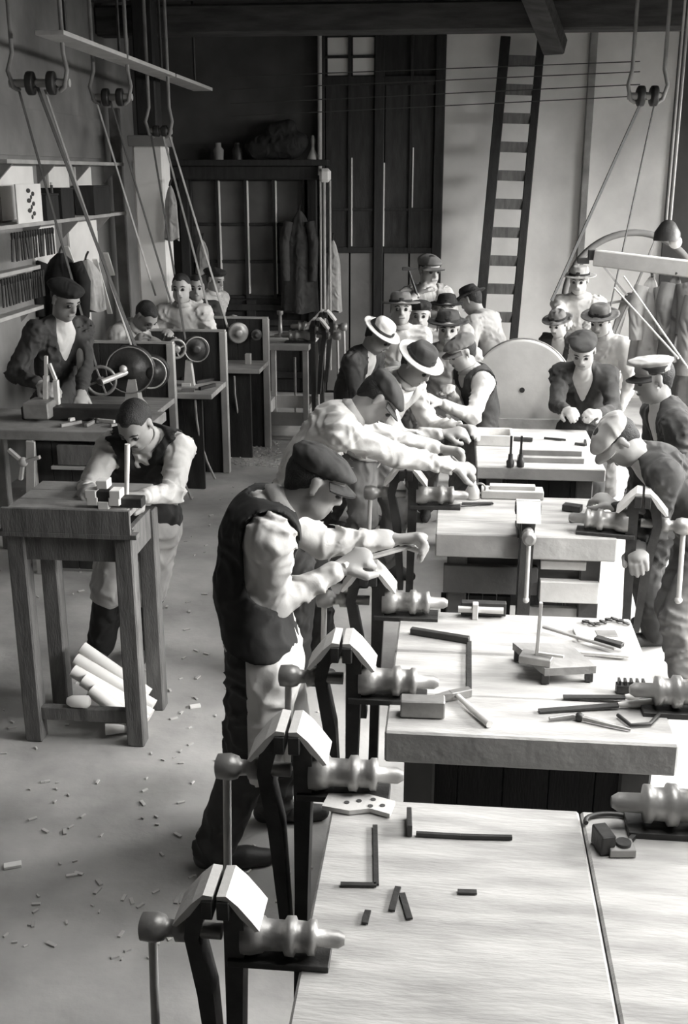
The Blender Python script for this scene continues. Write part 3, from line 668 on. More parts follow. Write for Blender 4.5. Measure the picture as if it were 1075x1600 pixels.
vise('leg vise in front of the bent boy in the white shirt', -0.2, 4.98, 0, s=1.0)
vise('leg vise standing at the middle front of the thick-topped workbench', 0.345, 4.54, 90, s=0.85)
vise('leg vise with tall jaw covers under the stooping boy in the pale cap', 0.84, 4.62, 170, s=1.05)

# ---------------------------------------------------------------- tools on the benches
def on(x, y, z=ZB): q = at_z(x, y, z); return V(q[0], q[1], z)
def flat_tool(name, label, cat, pts, wd, th, m='iron', z=ZB, group=None):
    """bar lying on the bench along pixel points"""
    P = [on(*q, z) for q in pts]; mb = MB()
    for a, b in zip(P[:-1], P[1:]): mb.bar(a + V(0, 0, th / 2 + .001), b + V(0, 0, th / 2 + .001), wd, th, side=np.cross(unit(b - a), V(0, 0, 1)))
    o = mb.build(name, m); return tag(o, label, cat, group)
def file_tool(label, p0, p1, z=ZB, ln_h=.3, wd=.022, group='files on the benches'):
    a, b = on(*p0, z), on(*p1, z); c = lerp(a, b, ln_h); d = unit(b - a); s_ = np.cross(d, V(0, 0, 1))
    t = thing('file', label, 'file', a, group)
    MB().lathe(a + V(0, 0, .014), d, [(0, .008), (.01, .013), (np.linalg.norm(c - a) * .6, .012), (np.linalg.norm(c - a), .007)], 10).build('handle', 'pale_wood', t)
    MB().bar(c + V(0, 0, .012), b + V(0, 0, .006), wd, .007, side=s_).build('blade', 'iron', t)
    return t
# nearest bench
flat_tool('steel_square', 'small L-shaped steel square lying on the nearest workbench', 'square', [(586, 1292), (588, 1385), (532, 1384)], .012, .006)
flat_tool('iron_rod', 'short iron stub standing by a long thin rod, nearest workbench', 'rod', [(639, 1278), (640, 1308)], .012, .03)
flat_tool('iron_rod', 'long thin dark rod lying across the nearest workbench', 'rod', [(650, 1306), (720, 1310), (800, 1312)], .01, .01)
for i, (p, q, l) in enumerate((((612, 1425), (622, 1388), 'upright metal shaving beside the small steel square'), ((628, 1398), (640, 1438), 'slim metal shaving right of the upright one, nearest workbench'),
                    ((715, 1395), (745, 1396), 'short flat scrap lying alone in the middle of the nearest workbench'), ((575, 1425), (570, 1445), 'tiny scrap below the small steel square'))):
    flat_tool('metal_scrap', l, 'scrap', [p, q], .014, .005, group='scraps on the nearest bench')
c = on(955, 1326); t = thing('iron_block', 'small dark iron block with a hole on the nearest workbench', 'block', c)
MB().box(c + V(-.02, 0, .025), (.035, .06, .05), .3).build('post', 'iron', t); MB().box(c + V(.02, -.01, .01), (.06, .05, .02), .1).build('base', 'steel', t); MB().cyl(c + V(.025, -.01, .02), c + V(.025, -.01, .028), .018).build('boss', 'iron', t)
c = on(960, 1290); t = thing('calipers', 'bow calipers with curved legs beside the right vise of the nearest bench', 'calipers', c)
MB().tube([c + V(.07 * math.cos(a), .04 * math.sin(a), .007) for a in np.linspace(.2, 3.3, 14)], .006).build('curved_leg', 'iron', t)
MB().bar(c + V(.07, .0, .007), c + V(-.0, -.11, .007), .012, .008).build('straight_leg', 'iron', t)
pc = on(548, 1262); t = thing('perforated_plate', 'pale perforated plate on the far left corner of the nearest workbench', 'plate', pc)
MB().prism([(-.09, -.02), (-.02, -.035), (.03, -.02), (.08, -.04), (.09, .02), (.02, .045), (-.08, .04)], pc + V(0.02, 0, .008), V(1, 0, 0), V(0, 1, 0), .012).build('plate', 'lead', t)
for dx, dy in ((.0, .01), (.035, .02), (.06, -.005), (.03, -.01), (-.03, .0)): MB().cyl(pc + V(.02 + dx, dy, .0135), pc + V(.02 + dx, dy, .0155), .007, n=10).build('hole', 'ink', t)
# plank bench: square, hammer, marking plate, compass, files
sq = thing('try_square', 'large L-shaped try square lying flat on the second workbench', 'square', on(735, 1000))
a, b, c = on(642, 990), on(733, 1005), on(733, 1082)
MB().bar(a + V(0, 0, .012), b + V(0, 0, .012), .022, .022, side=V(0, 1, 0)).build('stock', 'iron', sq)
MB().bar(b + V(0, 0, .006), c + V(0, 0, .006), .016, .006, side=V(1, 0, 0)).build('blade', 'iron', sq)
def hammer(label, head, tail, m='iron', z=ZB):
    a, b = np.asarray(head, float), np.asarray(tail, float); d = unit(b - a); s_ = unit(np.cross(d, V(0, 0, 1)) if abs(d[2]) < .8 else V(1, .2, 0))
    t = thing('hammer', label, 'hammer', a); n_ = np.cross(s_, d)
    mb = MB().bar(a - s_ * .05, a + s_ * .02, .026, .026); mb.prism([(0, -.013), (.055, -.004), (.055, .004), (0, .013)], a + s_ * .015, s_, d, .024)
    mb.build('head', m, t)
    MB().tube([a - d * .015, a + d * .05, lerp(a, b, .5), b], [.009, .008, .011, .012]).build('handle', 'iron' if m == 'iron' else 'pale_wood', t)
    return t
hammer('hammer with dark handle lying at the front edge of the second bench', on(712, 1092) + V(0, 0, .015), on(765, 1138) + V(0, 0, .013), 'steel')
pl = on(860, 1052); t = thing('marking_plate', 'slanted wooden marking plate on a low foot, second workbench', 'marking plate', pl)
o3 = [on(800, 1028), on(850, 1070), on(930, 1066), on(888, 1030)]
vv = [q + V(0, 0, .03) for q in o3] + [q + V(0, 0, .055) for q in o3]
MB().add(vv, [(0, 1, 2, 3)[::-1], (4, 5, 6, 7), (0, 1, 5, 4), (1, 2, 6, 5), (2, 3, 7, 6), (3, 0, 4, 7)]).build('plate', 'grey_wood', t)
for q in o3: MB().box(lerp(q, pl, .15) + V(0, 0, .016), (.025, .025, .03)).build('foot', 'iron', t)
c = on(838, 1034, ZB + .055); t = thing('surface_gauge', 'surface gauge with tall upright rod standing on the marking plate', 'gauge', c)
MB().box(c + V(0, 0, .012), (.1, .06, .024), -.3).build('base', 'steel', t)
MB().bar(c + V(0, 0, .02), c + V(.004, 0, .2), .014, .01).build('rod', 'pale_wood', t)
MB().bar(c + V(.0, 0, .03), c + V(.08, -.03, .035), .008, .008).build('scriber', 'bright_steel', t)
# note book with compass
nb = on(935, 1000); t = thing('notebook', 'open drawing book under the compass on the second workbench', 'book', nb)
MB().box(nb + V(0, .03, .006), (.15, .1, .01), .08).build('pages', 'paper', t)
MB().box(nb + V(.03, .03, .013), (.07, .05, .004), .08).build('drawing', 'steel', t)
t = thing('compass', 'steel compass lying open over the drawing book', 'compass', on(850, 990))
MB().bar(on(848, 988) + V(0, 0, .02), on(960, 1022) + V(0, 0, .02), .012, .008).build('leg', 'steel', t)
MB().bar(on(885, 1022) + V(0, 0, .01), on(982, 1030) + V(0, 0, .01), .012, .008).build('leg', 'bright_steel', t)
MB().bar(on(930, 1008) + V(0, 0, .026), on(972, 1020) + V(0, 0, .026), .028, .014).build('grip', 'iron', t)
t = thing('chain', 'short curled chain at the far right of the second workbench', 'chain', on(940, 975))
for k in range(8): MB().ring(on(915 + 9 * k, 974 + 4 * math.sin(k)) + V(0, 0, .008), V(.3 * (k % 2), .2, 1), .011, .004, 10, 6).build('link', 'iron', t)
file_tool('long file lying along the front right of the second workbench', (1030, 1104), (842, 1114), ln_h=.35)
file_tool('file pointing into the right vise of the second workbench', (1000, 1096), (880, 1092), ln_h=.2)
t = thing('pliers', 'open pliers lying at the front right corner of the second workbench', 'pliers', on(940, 1130))
MB().tube([on(858, 1128) + V(0, 0, .01), on(895, 1124) + V(0, 0, .012), on(950, 1137) + V(0, 0, .01), on(985, 1144) + V(0, 0, .008)], [.006, .009, .006, .004]).build('handle', 'steel', t)
MB().tube([on(965, 1122) + V(0, 0, .01), on(985, 1138) + V(0, 0, .01), on(1015, 1136) + V(0, 0, .01), on(1030, 1120) + V(0, 0, .01)], .006).build('handle', 'iron', t)
MB().ball(on(905, 1126) + V(0, 0, .012), .014).build('joint', 'iron', t)
t = tag(MB().box(on(660, 1118) + V(0, 0, .03), (.13, .05, .055), .03).build('iron_clamp', 'steel'), 'steel block clamped on the front left corner of the second workbench', 'block')
c = on(985, 1082); t = thing('toothed_rack', 'short toothed iron bar beside the right vise of the second bench', 'rack', c)
MB().box(c + V(0, 0, .015), (.09, .03, .028)).build('bar', 'iron', t)
for k in range(5): MB().box(c + V(-.036 + .018 * k, 0, .036), (.008, .028, .014)).build('tooth', 'iron', t)
# far edge of the second bench: small drill clamp
c = on(755, 962); t = thing('drill_clamp', 'steel clamp with a bolt at the back edge of the second workbench', 'clamp', c)
MB().box(c + V(0, 0, .03), (.16, .03, .05)).build('frame', 'iron', t); MB().cyl(c + V(-.09, -.02, .03), c + V(.07, -.02, .03), .012).build('bolt', 'bright_steel', t); MB().box(c + V(-.03, -.03, .03), (.02, .03, .06)).build('jaw', 'bright_steel', t)
# thick-topped bench
flat_tool('steel_plate', 'dark short steel bars lying on the thick-topped workbench', 'bar', [(880, 796), (908, 800)], .05, .03, z=ZB)
file_tool('file lying on the right end of the thick-topped workbench', (950, 812), (890, 816))
file_tool('file lying across the back of the thick-topped workbench', (700, 792), (770, 788))
c = on(738, 778); t = thing('oil_can', 'pale oil can with a tapering spout on the thick-topped workbench', 'oil can', c)
MB().lathe(c, (0, 0, 1), [(0, .035), (.005, .038), (.04, .034), (.07, .018), (.1, .012)], 16).build('can', 'bright_steel', t)
MB().tube([c + V(0, 0, .095), c + V(0, 0, .16)], [.011, .005]).build('spout', 'steel', t); MB().ring(c + V(.035, 0, .05), (0, 1, 0), .025, .005).build('handle', 'steel', t)
t = tag(MB().box(on(800, 776) + V(0, 0, .02), (.3, .1, .04)).box(on(800, 776) + V(0, 0, .05), (.22, .05, .02)).build('planed_board', 'pale_wood'), 'planed pale board lying on the thick-topped workbench', 'board')
# far bench
flat_tool('iron_bar', 'thick dark bar lying across the farthest workbench top', 'bar', [(786, 687), (832, 690)], .03, .02)
flat_tool('iron_rod', 'thin rod lying at the right of the thick dark bar', 'rod', [(850, 686), (884, 689)], .012, .012)
flat_tool('iron_bar', 'hooked dark bar at the right end of the farthest workbench', 'bar', [(898, 695), (915, 697), (914, 690)], .014, .014)
for px, lb in ((797, 'left of the two upright chisels on the farther workbench'), (813, 'right of the two upright chisels on the farther workbench')):
    c = on(px, 729); t = thing('chisel', lb, 'chisel', c, 'upright chisels on the far bench')
    MB().lathe(c, (0, 0, 1), [(0, .02), (.03, .022), (.04, .014), (.07, .012)], 12).build('socket', 'iron', t)
    MB().bar(c + V(0, 0, .06), c + V(0, 0, .17), .014, .012).build('blade', 'iron', t)
t = tag(MB().box(on(860, 722) + V(0, 0, .015), (.36, .05, .03)).box(on(860, 722) + V(0, .03, .03), (.34, .02, .06)).build('angle_iron', 'grey_wood'), 'long angle iron at the front of the farther workbench', 'bar')
bx_ = thing('tool_tray', 'low wooden tray at the left end of the farther workbench', 'tray', on(775, 700))
c = on(772, 690)
for d, s_ in (((0, -.1, .03), (.2, .015, .06)), ((0, .1, .03), (.2, .015, .06)), ((-.1, 0, .03), (.015, .2, .06)), ((.1, 0, .03), (.015, .2, .06))): MB().box(c + V(*d), s_).build('side', 'pale_wood', bx_)
MB().box(c + V(0, 0, .006), (.19, .19, .01)).build('bottom', 'pale_wood', bx_)

# ---------------------------------------------------------------- tall marking table at left
tx0, tx1, ty0, ty1, tz = -1.79, -1.26, 4.04, 4.45, 1.06
tt = thing('tall_table', 'tall narrow dark wooden table with rolls leaning beneath it', 'table', ((tx0 + tx1) / 2, (ty0 + ty1) / 2, 0))
for x in (tx0 + .04, tx1 - .04):
    for y in (ty0 + .04, ty1 - .04): bx('leg', 'table_wood', (x, y, (tz - .1) / 2), (.075, .075, tz - .1), tt)
for k in range(3): bx('plank', 'grey_wood', ((tx0 + tx1) / 2, ty0 + (k + .5) * (ty1 - ty0) / 3, tz - .02), (tx1 - tx0 - .03, (ty1 - ty0) / 3 - .003, .04), tt, b=.004)
bx('front_lip', 'table_wood', ((tx0 + tx1) / 2, ty0 - .01, tz - .045), (tx1 - tx0, .02, .1), tt)
bx('moulding', 'table_wood', ((tx0 + tx1) / 2, ty0 + .005, tz - .105), (tx1 - tx0 + .05, .05, .02), tt)
for y in (ty0 + .03, ty1 - .03): bx('apron', 'table_wood', ((tx0 + tx1) / 2, y, tz - .16), (tx1 - tx0 - .13, .025, .13), tt)
for x in (tx0 + .03, tx1 - .03): bx('apron', 'table_wood', (x, (ty0 + ty1) / 2, tz - .16), (.025, ty1 - ty0 - .13, .13), tt)
bx('stretcher', 'table_wood', ((tx0 + tx1) / 2, ty0 + .04, .13), (tx1 - tx0 - .13, .04, .06), tt)
for i, (p, q) in enumerate((((128, 1012), (232, 1085)), ((118, 1030), (240, 1103)), ((114, 1048), (236, 1118)), ((130, 1062), (228, 1130)), ((142, 1078), (214, 1140)))):
    a = at_y(*p, 4.37 - i * .042); b = at_y(*q, 4.33 - i * .042); a[2] = max(a[2], .05); b[2] = max(b[2] - .0, .035)
    lb = ['topmost', 'second from the top', 'middle', 'second from the bottom', 'lowest'][i] + ' pale roll leaning under the tall table'
    t = thing('paper_roll', lb, 'roll', b, 'pale rolls under the tall table')
    d = unit(b - a); L = np.linalg.norm(b - a)
    MB().cyl(a, b, .03, n=16).build('roll', 'paper', t); MB().cyl(a - d * .004, a + d * .002, .018, n=12).build('hollow_end', 'cloth_mid', t)
a = at_z(165, 1140, .03); t = tag(MB().cyl(a, a + V(.08, .02, 0), .026, .02).ball(a + V(.1, .02, 0), .022).build('wooden_peg', 'paper'), 'short pale wooden peg lying on the floor under the tall table', 'peg')
c = V(*at_z(112, 1082, .16)); t = tag(MB().lathe(V(-1.6, ty0 + .04, .185), (1, 0, 0), [(0, .016), (.02, .026), (.09, .028), (.1, .016)], 12).build('wooden_roller', 'paper'), 'small pale roller resting on the table stretcher', 'roller')
c = on(165, 792, tz); t = thing('cross_block', 'cross-shaped pale block with dark centre on the tall table', 'block', c)
MB().box(c + V(0, .0, .045), (.06, .05, .05)).build('centre', 'iron', t)
for d in ((0, 0, .1), (-.05, 0, .06), (.05, 0, .06), (0, 0, .012), (-.045, 0, .03), (.045, 0, .03)): MB().box(c + V(*d), (.045, .06, .035)).build('arm', 'paper', t)
c = on(206, 793, tz); t = tag(MB().box(c + V(.0, .02, .02), (.09, .06, .04)).build('iron_block', 'iron'), 'dark iron base under the vertical scriber on the tall table', 'block')
a = at_y(198, 772, 4.2); t = thing('scriber', 'pale upright scriber held by the boy at the tall table', 'scriber', a)
MB().cyl(a, at_y(199, 694, 4.2), .009, .011).build('rod', 'paper', t); MB().lathe(a - V(0, 0, .02), (0, 0, 1), [(0, .003), (.02, .01)], 8).build('point', 'steel', t)

# ---------------------------------------------------------------- lathes at left
def wheel(t, c, ax, R_, name='pulley', m='iron', spokes=5, th=.03, rim=.012):
    c = np.asarray(c, float); u, v, d = frame(ax)
    mb = MB().ring(c, ax, R_, rim, 28, 8).lathe(c - d * th, ax, [(0, .012), (.0, .03), (2 * th, .03), (2 * th, .012)], 14)
    for k in range(spokes):
        a = 2 * math.pi * k / spokes + .3; e = math.cos(a) * u + math.sin(a) * v; mb.bar(c + e * .02, c + e * R_, .02, .012, side=d)
    return mb.build(name, m, t)
def solid_pulley(t, c, ax, R_, th, name='pulley', m='iron'):
    u, v, d = frame(ax); c = np.asarray(c, float)
    return MB().lathe(c - d * th / 2, ax, [(0, .02), (0, R_ * .82), (th * .1, R_ * .84), (th * .12, R_ * .97), (th * .3, R_), (th * .7, R_), (th * .9, R_ * .97), (th * .9, R_ * .86), (th, R_ * .4), (th * 1.5, R_ * .36), (th * 1.5, .015)], 32).build(name, m, t)
def lathe_station(label, xl, xr, yp, zt, ztab, depth, front=True, tab_x0=None):
    t = thing('treadle_lathe', label, 'lathe', ((xl + xr) / 2, yp, 0))
    n = 4
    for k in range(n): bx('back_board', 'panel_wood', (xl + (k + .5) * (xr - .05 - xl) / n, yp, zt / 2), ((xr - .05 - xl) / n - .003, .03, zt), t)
    bx('lit_end_post', 'edge_wood', (xr - .02, yp - .005, zt / 2), (.055, .06, zt), t)  # pale tone paints the window light on the panel's right edge
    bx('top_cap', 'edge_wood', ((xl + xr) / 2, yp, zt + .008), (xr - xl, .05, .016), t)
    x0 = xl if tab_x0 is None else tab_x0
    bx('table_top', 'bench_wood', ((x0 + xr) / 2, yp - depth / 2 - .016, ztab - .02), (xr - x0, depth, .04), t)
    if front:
        bx('front_or_shade_board', 'panel_wood', ((x0 + xr) / 2 - .04, yp - depth + .05, (ztab - .04) / 2), (xr - x0 - .1, .03, ztab - .042), t)
    return t
# lathe nearest of the panelled row
L1 = lathe_station('lathe with three wheels in front of a dark panel, behind the tall table', -2.79, -2.06, 7.9, 1.14, .74, .5)
c1, c2, c3 = at_y(205, 577, 7.55), at_y(158, 595, 7.42), at_y(238, 581, 7.62)
ayx = V(.25, -1, 0)
p1_ = solid_pulley(L1, c1, ayx, .175, .05, 'large_disc', 'iron'); wheel(L1, c2, ayx, .1, 'handwheel', 'steel', 4); p3_ = solid_pulley(L1, c3, ayx, .125, .06, 'pulley', 'iron')
MB().ring(c3 + V(.0, -.05, 0), ayx, .11, .006).build('rim', 'bright_steel', p3_); MB().ring(c1 + V(0, -.04, 0), ayx, .165, .005).build('rim', 'steel', p1_)
MB().cyl(c2 + V(.02, -.05, .0), c1 + V(.02, 0, 0), .02).cyl(c1, c3, .022).build('spindle', 'bright_steel', L1)
MB().prism([(-.09, 0), (.09, 0), (.05, .05), (.035, .2), (-.035, .2), (-.05, .05)], V(c1[0], c1[1] + .02, .74), V(1, 0, 0), V(0, 0, 1), .1).build('headstock', 'bright_steel', L1)
MB().ball(c1 + V(-.04, -.06, .01), .03).build('boss', 'bright_steel', L1)
# lathe two
L2 = lathe_station('panelled lathe with cluttered pale table and a cord to the floor', -2.42, -1.79, 8.5, 1.15, .76, .55, tab_x0=-2.25)
c4 = at_y(305, 545, 8.3)
p4_ = solid_pulley(L2, c4, V(.5, -1, 0), .1, .05, 'pulley', 'iron'); MB().ring(c4 + V(.02, -.03, 0), V(.5, -1, 0), .095, .006).build('rim', 'steel', p4_)
wheel(L2, at_y(275, 545, 8.2), V(.5, -1, 0), .07, 'handwheel', 'steel', 4)
MB().prism([(-.04, 0), (.04, 0), (.02, .2), (-.02, .2)], V(c4[0] - .05, c4[1] - .02, .76), V(1, 0, 0), V(0, 0, 1), .06).build('headstock', 'bright_steel', L2)
for i, (a, b) in enumerate((((284, 594), (300, 594)), ((306, 600), (338, 594)), ((284, 604), (298, 604)), ((312, 610), (336, 604)), ((284, 612), (304, 612)))):
    flat_tool('lathe_tool', ['dark turning tool at the back left of the panelled lathe table', 'long turning tool crossing the panelled lathe table', 'short turning tool at the left corner of the panelled lathe table', 'turning tool near the right post of the panelled lathe', 'turning tool below the lathe pulley'][i], 'tool', [a, b], .025, .025, ['iron', 'iron', 'pale_wood', 'iron', 'steel'][i], .76, 'turning tools on the lathe table')
def cord(label, pts, Y0, Y1):
    n = len(pts); P = [at_y(*q, Y0 + (Y1 - Y0) * i / (n - 1)) for i, q in enumerate(pts)]
    P[-1][2] = max(P[-1][2], .01)
    return tag(MB().tube(P, .009).build('cord', 'belt_light'), label, 'cord')
cord('pale cord curving from the panelled lathe down to its treadle', [(305, 625), (307, 655), (313, 690), (324, 722), (336, 748)], 7.95, 8.05)
cord('pale cord curving from the farthest lathe down to the floor', [(366, 588), (367, 615), (372, 650), (380, 682), (393, 702)], 8.9, 9.1)
cord('pale cord hanging behind the boy at the tall table', [(276, 720), (283, 742), (299, 780)], 7.3, 7.65)
L3 = lathe_station('farthest panelled lathe with a pale end post, left of the coats', -2.1, -1.6, 9.4, 1.14, .78, .45, tab_x0=-1.98)
c5 = at_y(372, 520, 9.25)
solid_pulley(L3, c5, V(.5, -1, 0), .09, .04, 'pulley', 'steel'); MB().box(at_y(388, 565, 9.2), (.05, .05, .14)).build('headstock', 'bright_steel', L3); solid_pulley(L3, at_y(400, 523, 9.3), V(.5, -1, 0), .05, .04, 'pulley', 'iron')
# open frame bench behind the farthest lathe
fb = thing('open_bench', 'light open-framed bench between the farthest lathe and the back vises', 'workbench', (-1.55, 10.0, 0))
zt = .86
bx('top', 'bench_wood', (-1.52, 10.05, zt), (.5, .9, .05), fb)
for x in (-1.73, -1.31):
    for y in (9.66, 10.44): bx('leg', 'edge_wood', (x, y, (zt - .026) / 2), (.05, .05, zt - .026), fb)
for y in (9.66, 10.44): bx('lower_rail', 'edge_wood', (-1.52, y, .2), (.37, .03, .12), fb)
for x in (-1.73, -1.31): bx('lower_rail', 'edge_wood', (x, 10.05, .2), (.03, .7, .12), fb)
vise('leg vise at the near right corner of the light open-framed bench', -1.22, 9.75, 180, .885, 1.1)
vise('leg vise at the far right corner of the light open-framed bench', -1.22, 10.35, 180, .885, 1.1)
c = at_y(438, 515, 10.1); t = tag(MB().lathe((c[0], 10.1, .885), (0, 0, 1), [(0, .06), (.02, .06), (.03, .02), (.2, .015), (.21, .03), (.24, .03)], 12).build('drill_stand', 'steel'), 'small steel drill stand on the light open-framed bench', 'drill stand')
# post with vises: lamp stand like iron pole by the coats
c = at_z(462, 655, 0); po = thing('iron_stand', 'thin iron stand with a pale foot beside the back vises', 'stand', c)
MB().cyl(c, c + V(0, 0, .62), .012).build('pole', 'steel', po); MB().box(c + V(0, 0, .012), (.2, .14, .024)).build('foot', 'pale_wood', po)

# low lathe bench at the far left with a tall double lever
lb = thing('low_lathe', 'cluttered dark lathe bench with drawers at the far left, before the man', 'lathe', (-2.3, 6.3, 0))
ztl = .9
bx('bed', 'grey_wood', (-2.35, 6.35, ztl - .03), (1.1, .6, .06), lb)
for k in range(6): bx('front_plank', 'panel_wood', (-2.42 + k * .115 - .0, 6.12, .42), (.11, .03, .8), lb)
bx('drawer_front', 'table_wood', (-2.16, 6.04, .76), (.28, .03, .12), lb); bx('drawer_edge', 'edge_wood', (-2.16, 6.035, .685), (.36, .04, .02), lb)
bx('leg', 'edge_wood', (-2.47, 6.06, .42), (.045, .045, .84), lb); bx('leg', 'grey_wood', (-1.86, 6.5, .42), (.07, .07, .84), lb); bx('leg', 'grey_wood', (-2.85, 6.5, .42), (.07, .07, .84), lb); bx('leg', 'grey_wood', (-2.85, 6.1, .42), (.07, .07, .84), lb)
cr = at_y(36, 722, 5.98); hw = MB()
for k in range(3): a = k * 2.1 + .3; hw.bar(cr, cr + V(math.cos(a) * .11, 0, math.sin(a) * .11), .03, .02)
hw.ball(cr, .03); hw.build('star_handle', 'edge_wood', lb); MB().bar(at_y(48, 690, 6.0), at_y(48, 792, 6.0), .05, .02, side=V(1, 0, 0)).build('guide_board', 'edge_wood', lb)
MB().cyl(cr, V(cr[0], 6.12, cr[2]), .012).build('shaft', 'steel', lb)
bx('slide', 'iron', (-2.25, 6.4, ztl + .04), (.75, .14, .08), lb); bx('saddle', 'steel', (-2.5, 6.35, ztl + .07), (.16, .2, .1), lb)
for i, dx in enumerate((0, .07)):
    p0 = at_y(72 + i * 18, 632, 6.4); p1 = at_y(72 + i * 5, 556 + i * 12, 6.4); MB().bar(p0, lerp(p0, p1, .6) + V(.02 * i, 0, 0), .035, .03).bar(lerp(p0, p1, .6) + V(.02 * i, 0, 0), p1, .02, .02).build('lever', 'bright_steel', lb)
for i in range(7):
    x = 95 + i * 13; a = at_z(x, 668 - (i % 3) * 9, ztl); b = at_z(x + 32, 662 - ((i * 2) % 4) * 5, ztl)
    t = tag(MB().bar(a + V(0, 0, .012), b + V(0, 0, .012), .02, .02).build('turning_tool', ['steel', 'pale_wood', 'iron'][i % 3]), ['first', 'second', 'third', 'fourth', 'fifth', 'sixth', 'last'][i] + ' from the left of the turning tools scattered on the low lathe', 'tool', 'turning tools on the low lathe')

# ---------------------------------------------------------------- line shafting and belts
def countershaft(label, px, py, Y, wd, pulley_R):
    c = at_y(px, py, Y); t = thing('countershaft', label, 'countershaft', c)
    for s_ in (-1, 1):
        x = c[0] + s_ * wd * .42
        MB().tube([V(x, Y, ZC - .14), V(x, Y, c[2] + .2), V(x + .03 * s_, Y - .03, c[2] + .08), V(x, Y - .02, c[2] - .03), V(x - .04 * s_, Y, c[2] - .05)], .016).build('hanger', 'grey_wood', t)
    MB().cyl(c - V(wd / 2, 0, 0), c + V(wd / 2, 0, 0), .028).build('shaft', 'edge_wood', t)
    for s_ in (-.15, .2): solid_pulley(t, c + V(s_ * wd, 0, 0), V(1, .1, 0), pulley_R, .06, 'pulley', 'iron')
    return t
countershaft('overhead countershaft with pale axle, nearest at the upper left', 62, 130, 8.0, .44, .08)
countershaft('overhead countershaft with pale axle left of the whitewashed column', 175, 152, 9.3, .34, .07)
countershaft('overhead countershaft above the whitewashed column', 250, 205, 10.2, .22, .05)
countershaft('overhead countershaft at the upper right before the whitewashed wall', 1010, 150, 9.6, .3, .08)
rl = thing('ceiling_rail', 'pale plank rail hung below the dark ceiling at upper left', 'rail', at_y(200, 100, 9))
a, b = at_y(75, 50, 7.6), at_y(318, 140, 11.6)
for k in range(3):
    p, q = lerp(a, b, k / 3 + .005), lerp(a, b, (k + 1) / 3 - .005); MB().bar(p, q, .2, .03, side=V(1, 0, 0)).build('plank', 'lead', rl)
for k in range(4):
    q = lerp(a, b, .08 + .28 * k); MB().cyl(q, V(q[0], q[1], ZC), .012).build('hanger_rod', 'iron', rl)
def belt(label, p0, Y0, p1, Y1, m='belt', wd=.03, th=.008):
    a, b = at_y(*p0, Y0), at_y(*p1, Y1)
    return tag(MB().bar(a, b, wd, th, side=V(.8, .6, 0)).build('drive_belt', m), label, 'belt', 'belts from the shafting')
belt('leftmost slanting belt, passing the shelf to the small handwheel', (28, 135), 8.0, (152, 578), 7.42, wd=.016)
belt('slanting belt from the nearest countershaft to the large lathe disc', (58, 135), 8.0, (213, 545), 7.55, wd=.022)
belt('pale belt beside the large disc belt', (70, 140), 8.0, (222, 590), 7.55, 'belt_light', .014)
belt('belt from the middle countershaft down past the column foot', (150, 156), 9.3, (243, 462), 8.9, 'belt_light', .015)
belt('belt crossing the whitewashed column on its left', (172, 156), 9.3, (268, 475), 8.4, wd=.014)
belt('belt crossing the middle of the whitewashed column', (236, 208), 10.2, (292, 545), 8.3, wd=.016)
belt('pale belt from the column top toward the farthest lathe', (254, 208), 10.2, (333, 510), 9.3, 'belt_light', .018)
belt('pale rightmost belt slanting to the end of the farthest lathe', (264, 208), 10.2, (356, 512), 9.25, 'belt_light', .018)
belt('long dark belt slanting across the whitewashed right wall', (1004, 155), 9.6, (862, 470), 9.0, 'ink', .028)
belt('thin belt slanting behind the white beam at right', (1024, 155), 9.6, (944, 525), 9.2, 'ink', .012)

# ---------------------------------------------------------------- shelves on the left wall
SX = XL + .12
def shelf(label, z, y0, y1, dep=.2):
    t = thing('wall_shelf', label, 'shelf', (XL + dep / 2, (y0 + y1) / 2, z))
    bx('board', 'edge_wood', (XL + dep / 2, (y0 + y1) / 2, z), (dep, y1 - y0, .03), t)
    for y in np.arange(y0 + .2, y1, .9): MB().prism([(0, 0), (dep * .8, 0), (0, -dep * .8)], (XL, y, z - .015), V(1, 0, 0), V(0, 0, 1), .025).build('bracket', 'grey_wood', t)
    return t
zsh = [2.43, 1.97, 1.62, 1.42]
shelf('top empty plank shelf on the left wall', 2.43, 8.0, 10.9); shelf('second plank shelf on the left wall, carrying dark boxes', 1.97, 7.6, 10.9)
shelf('third plank shelf on the left wall, above the hanging files', 1.62, 7.4, 8.75, .1); shelf('lowest plank shelf on the left wall, below the hanging files', 1.3, 7.4, 8.75, .1)
bx_p = bx('trim_5', 'edge_wood', (XL + .03, 7.95, 2.4), (.06, .07, 1.0)); struct(bx_p)
struct(bx('trim_6', 'grey_wood', (XL + .12, 10.95, 1.8), (.1, .07, 2.3)))
for k, (y, z) in enumerate(((8.6, 2.2), (9.55, 2.2), (10.2, 2.2), (9.1, 1.72), (10.1, 1.72))):
    t = tag(bx('whitewash_panel', 'plaster_white', (XL + .012, y, z), (.02, [.7, .5, .45, .5, .8][k], .4)), ['wide', 'narrow', 'rightmost upper', 'small lower', 'wide lower'][k] + ' pale board fixed behind the plank shelves', 'board', 'pale boards behind the shelves')
struct(bx('trim_7', 'plaster_mid', (XL + .01, 9.5, 2.66), (.02, 2.6, .36)))
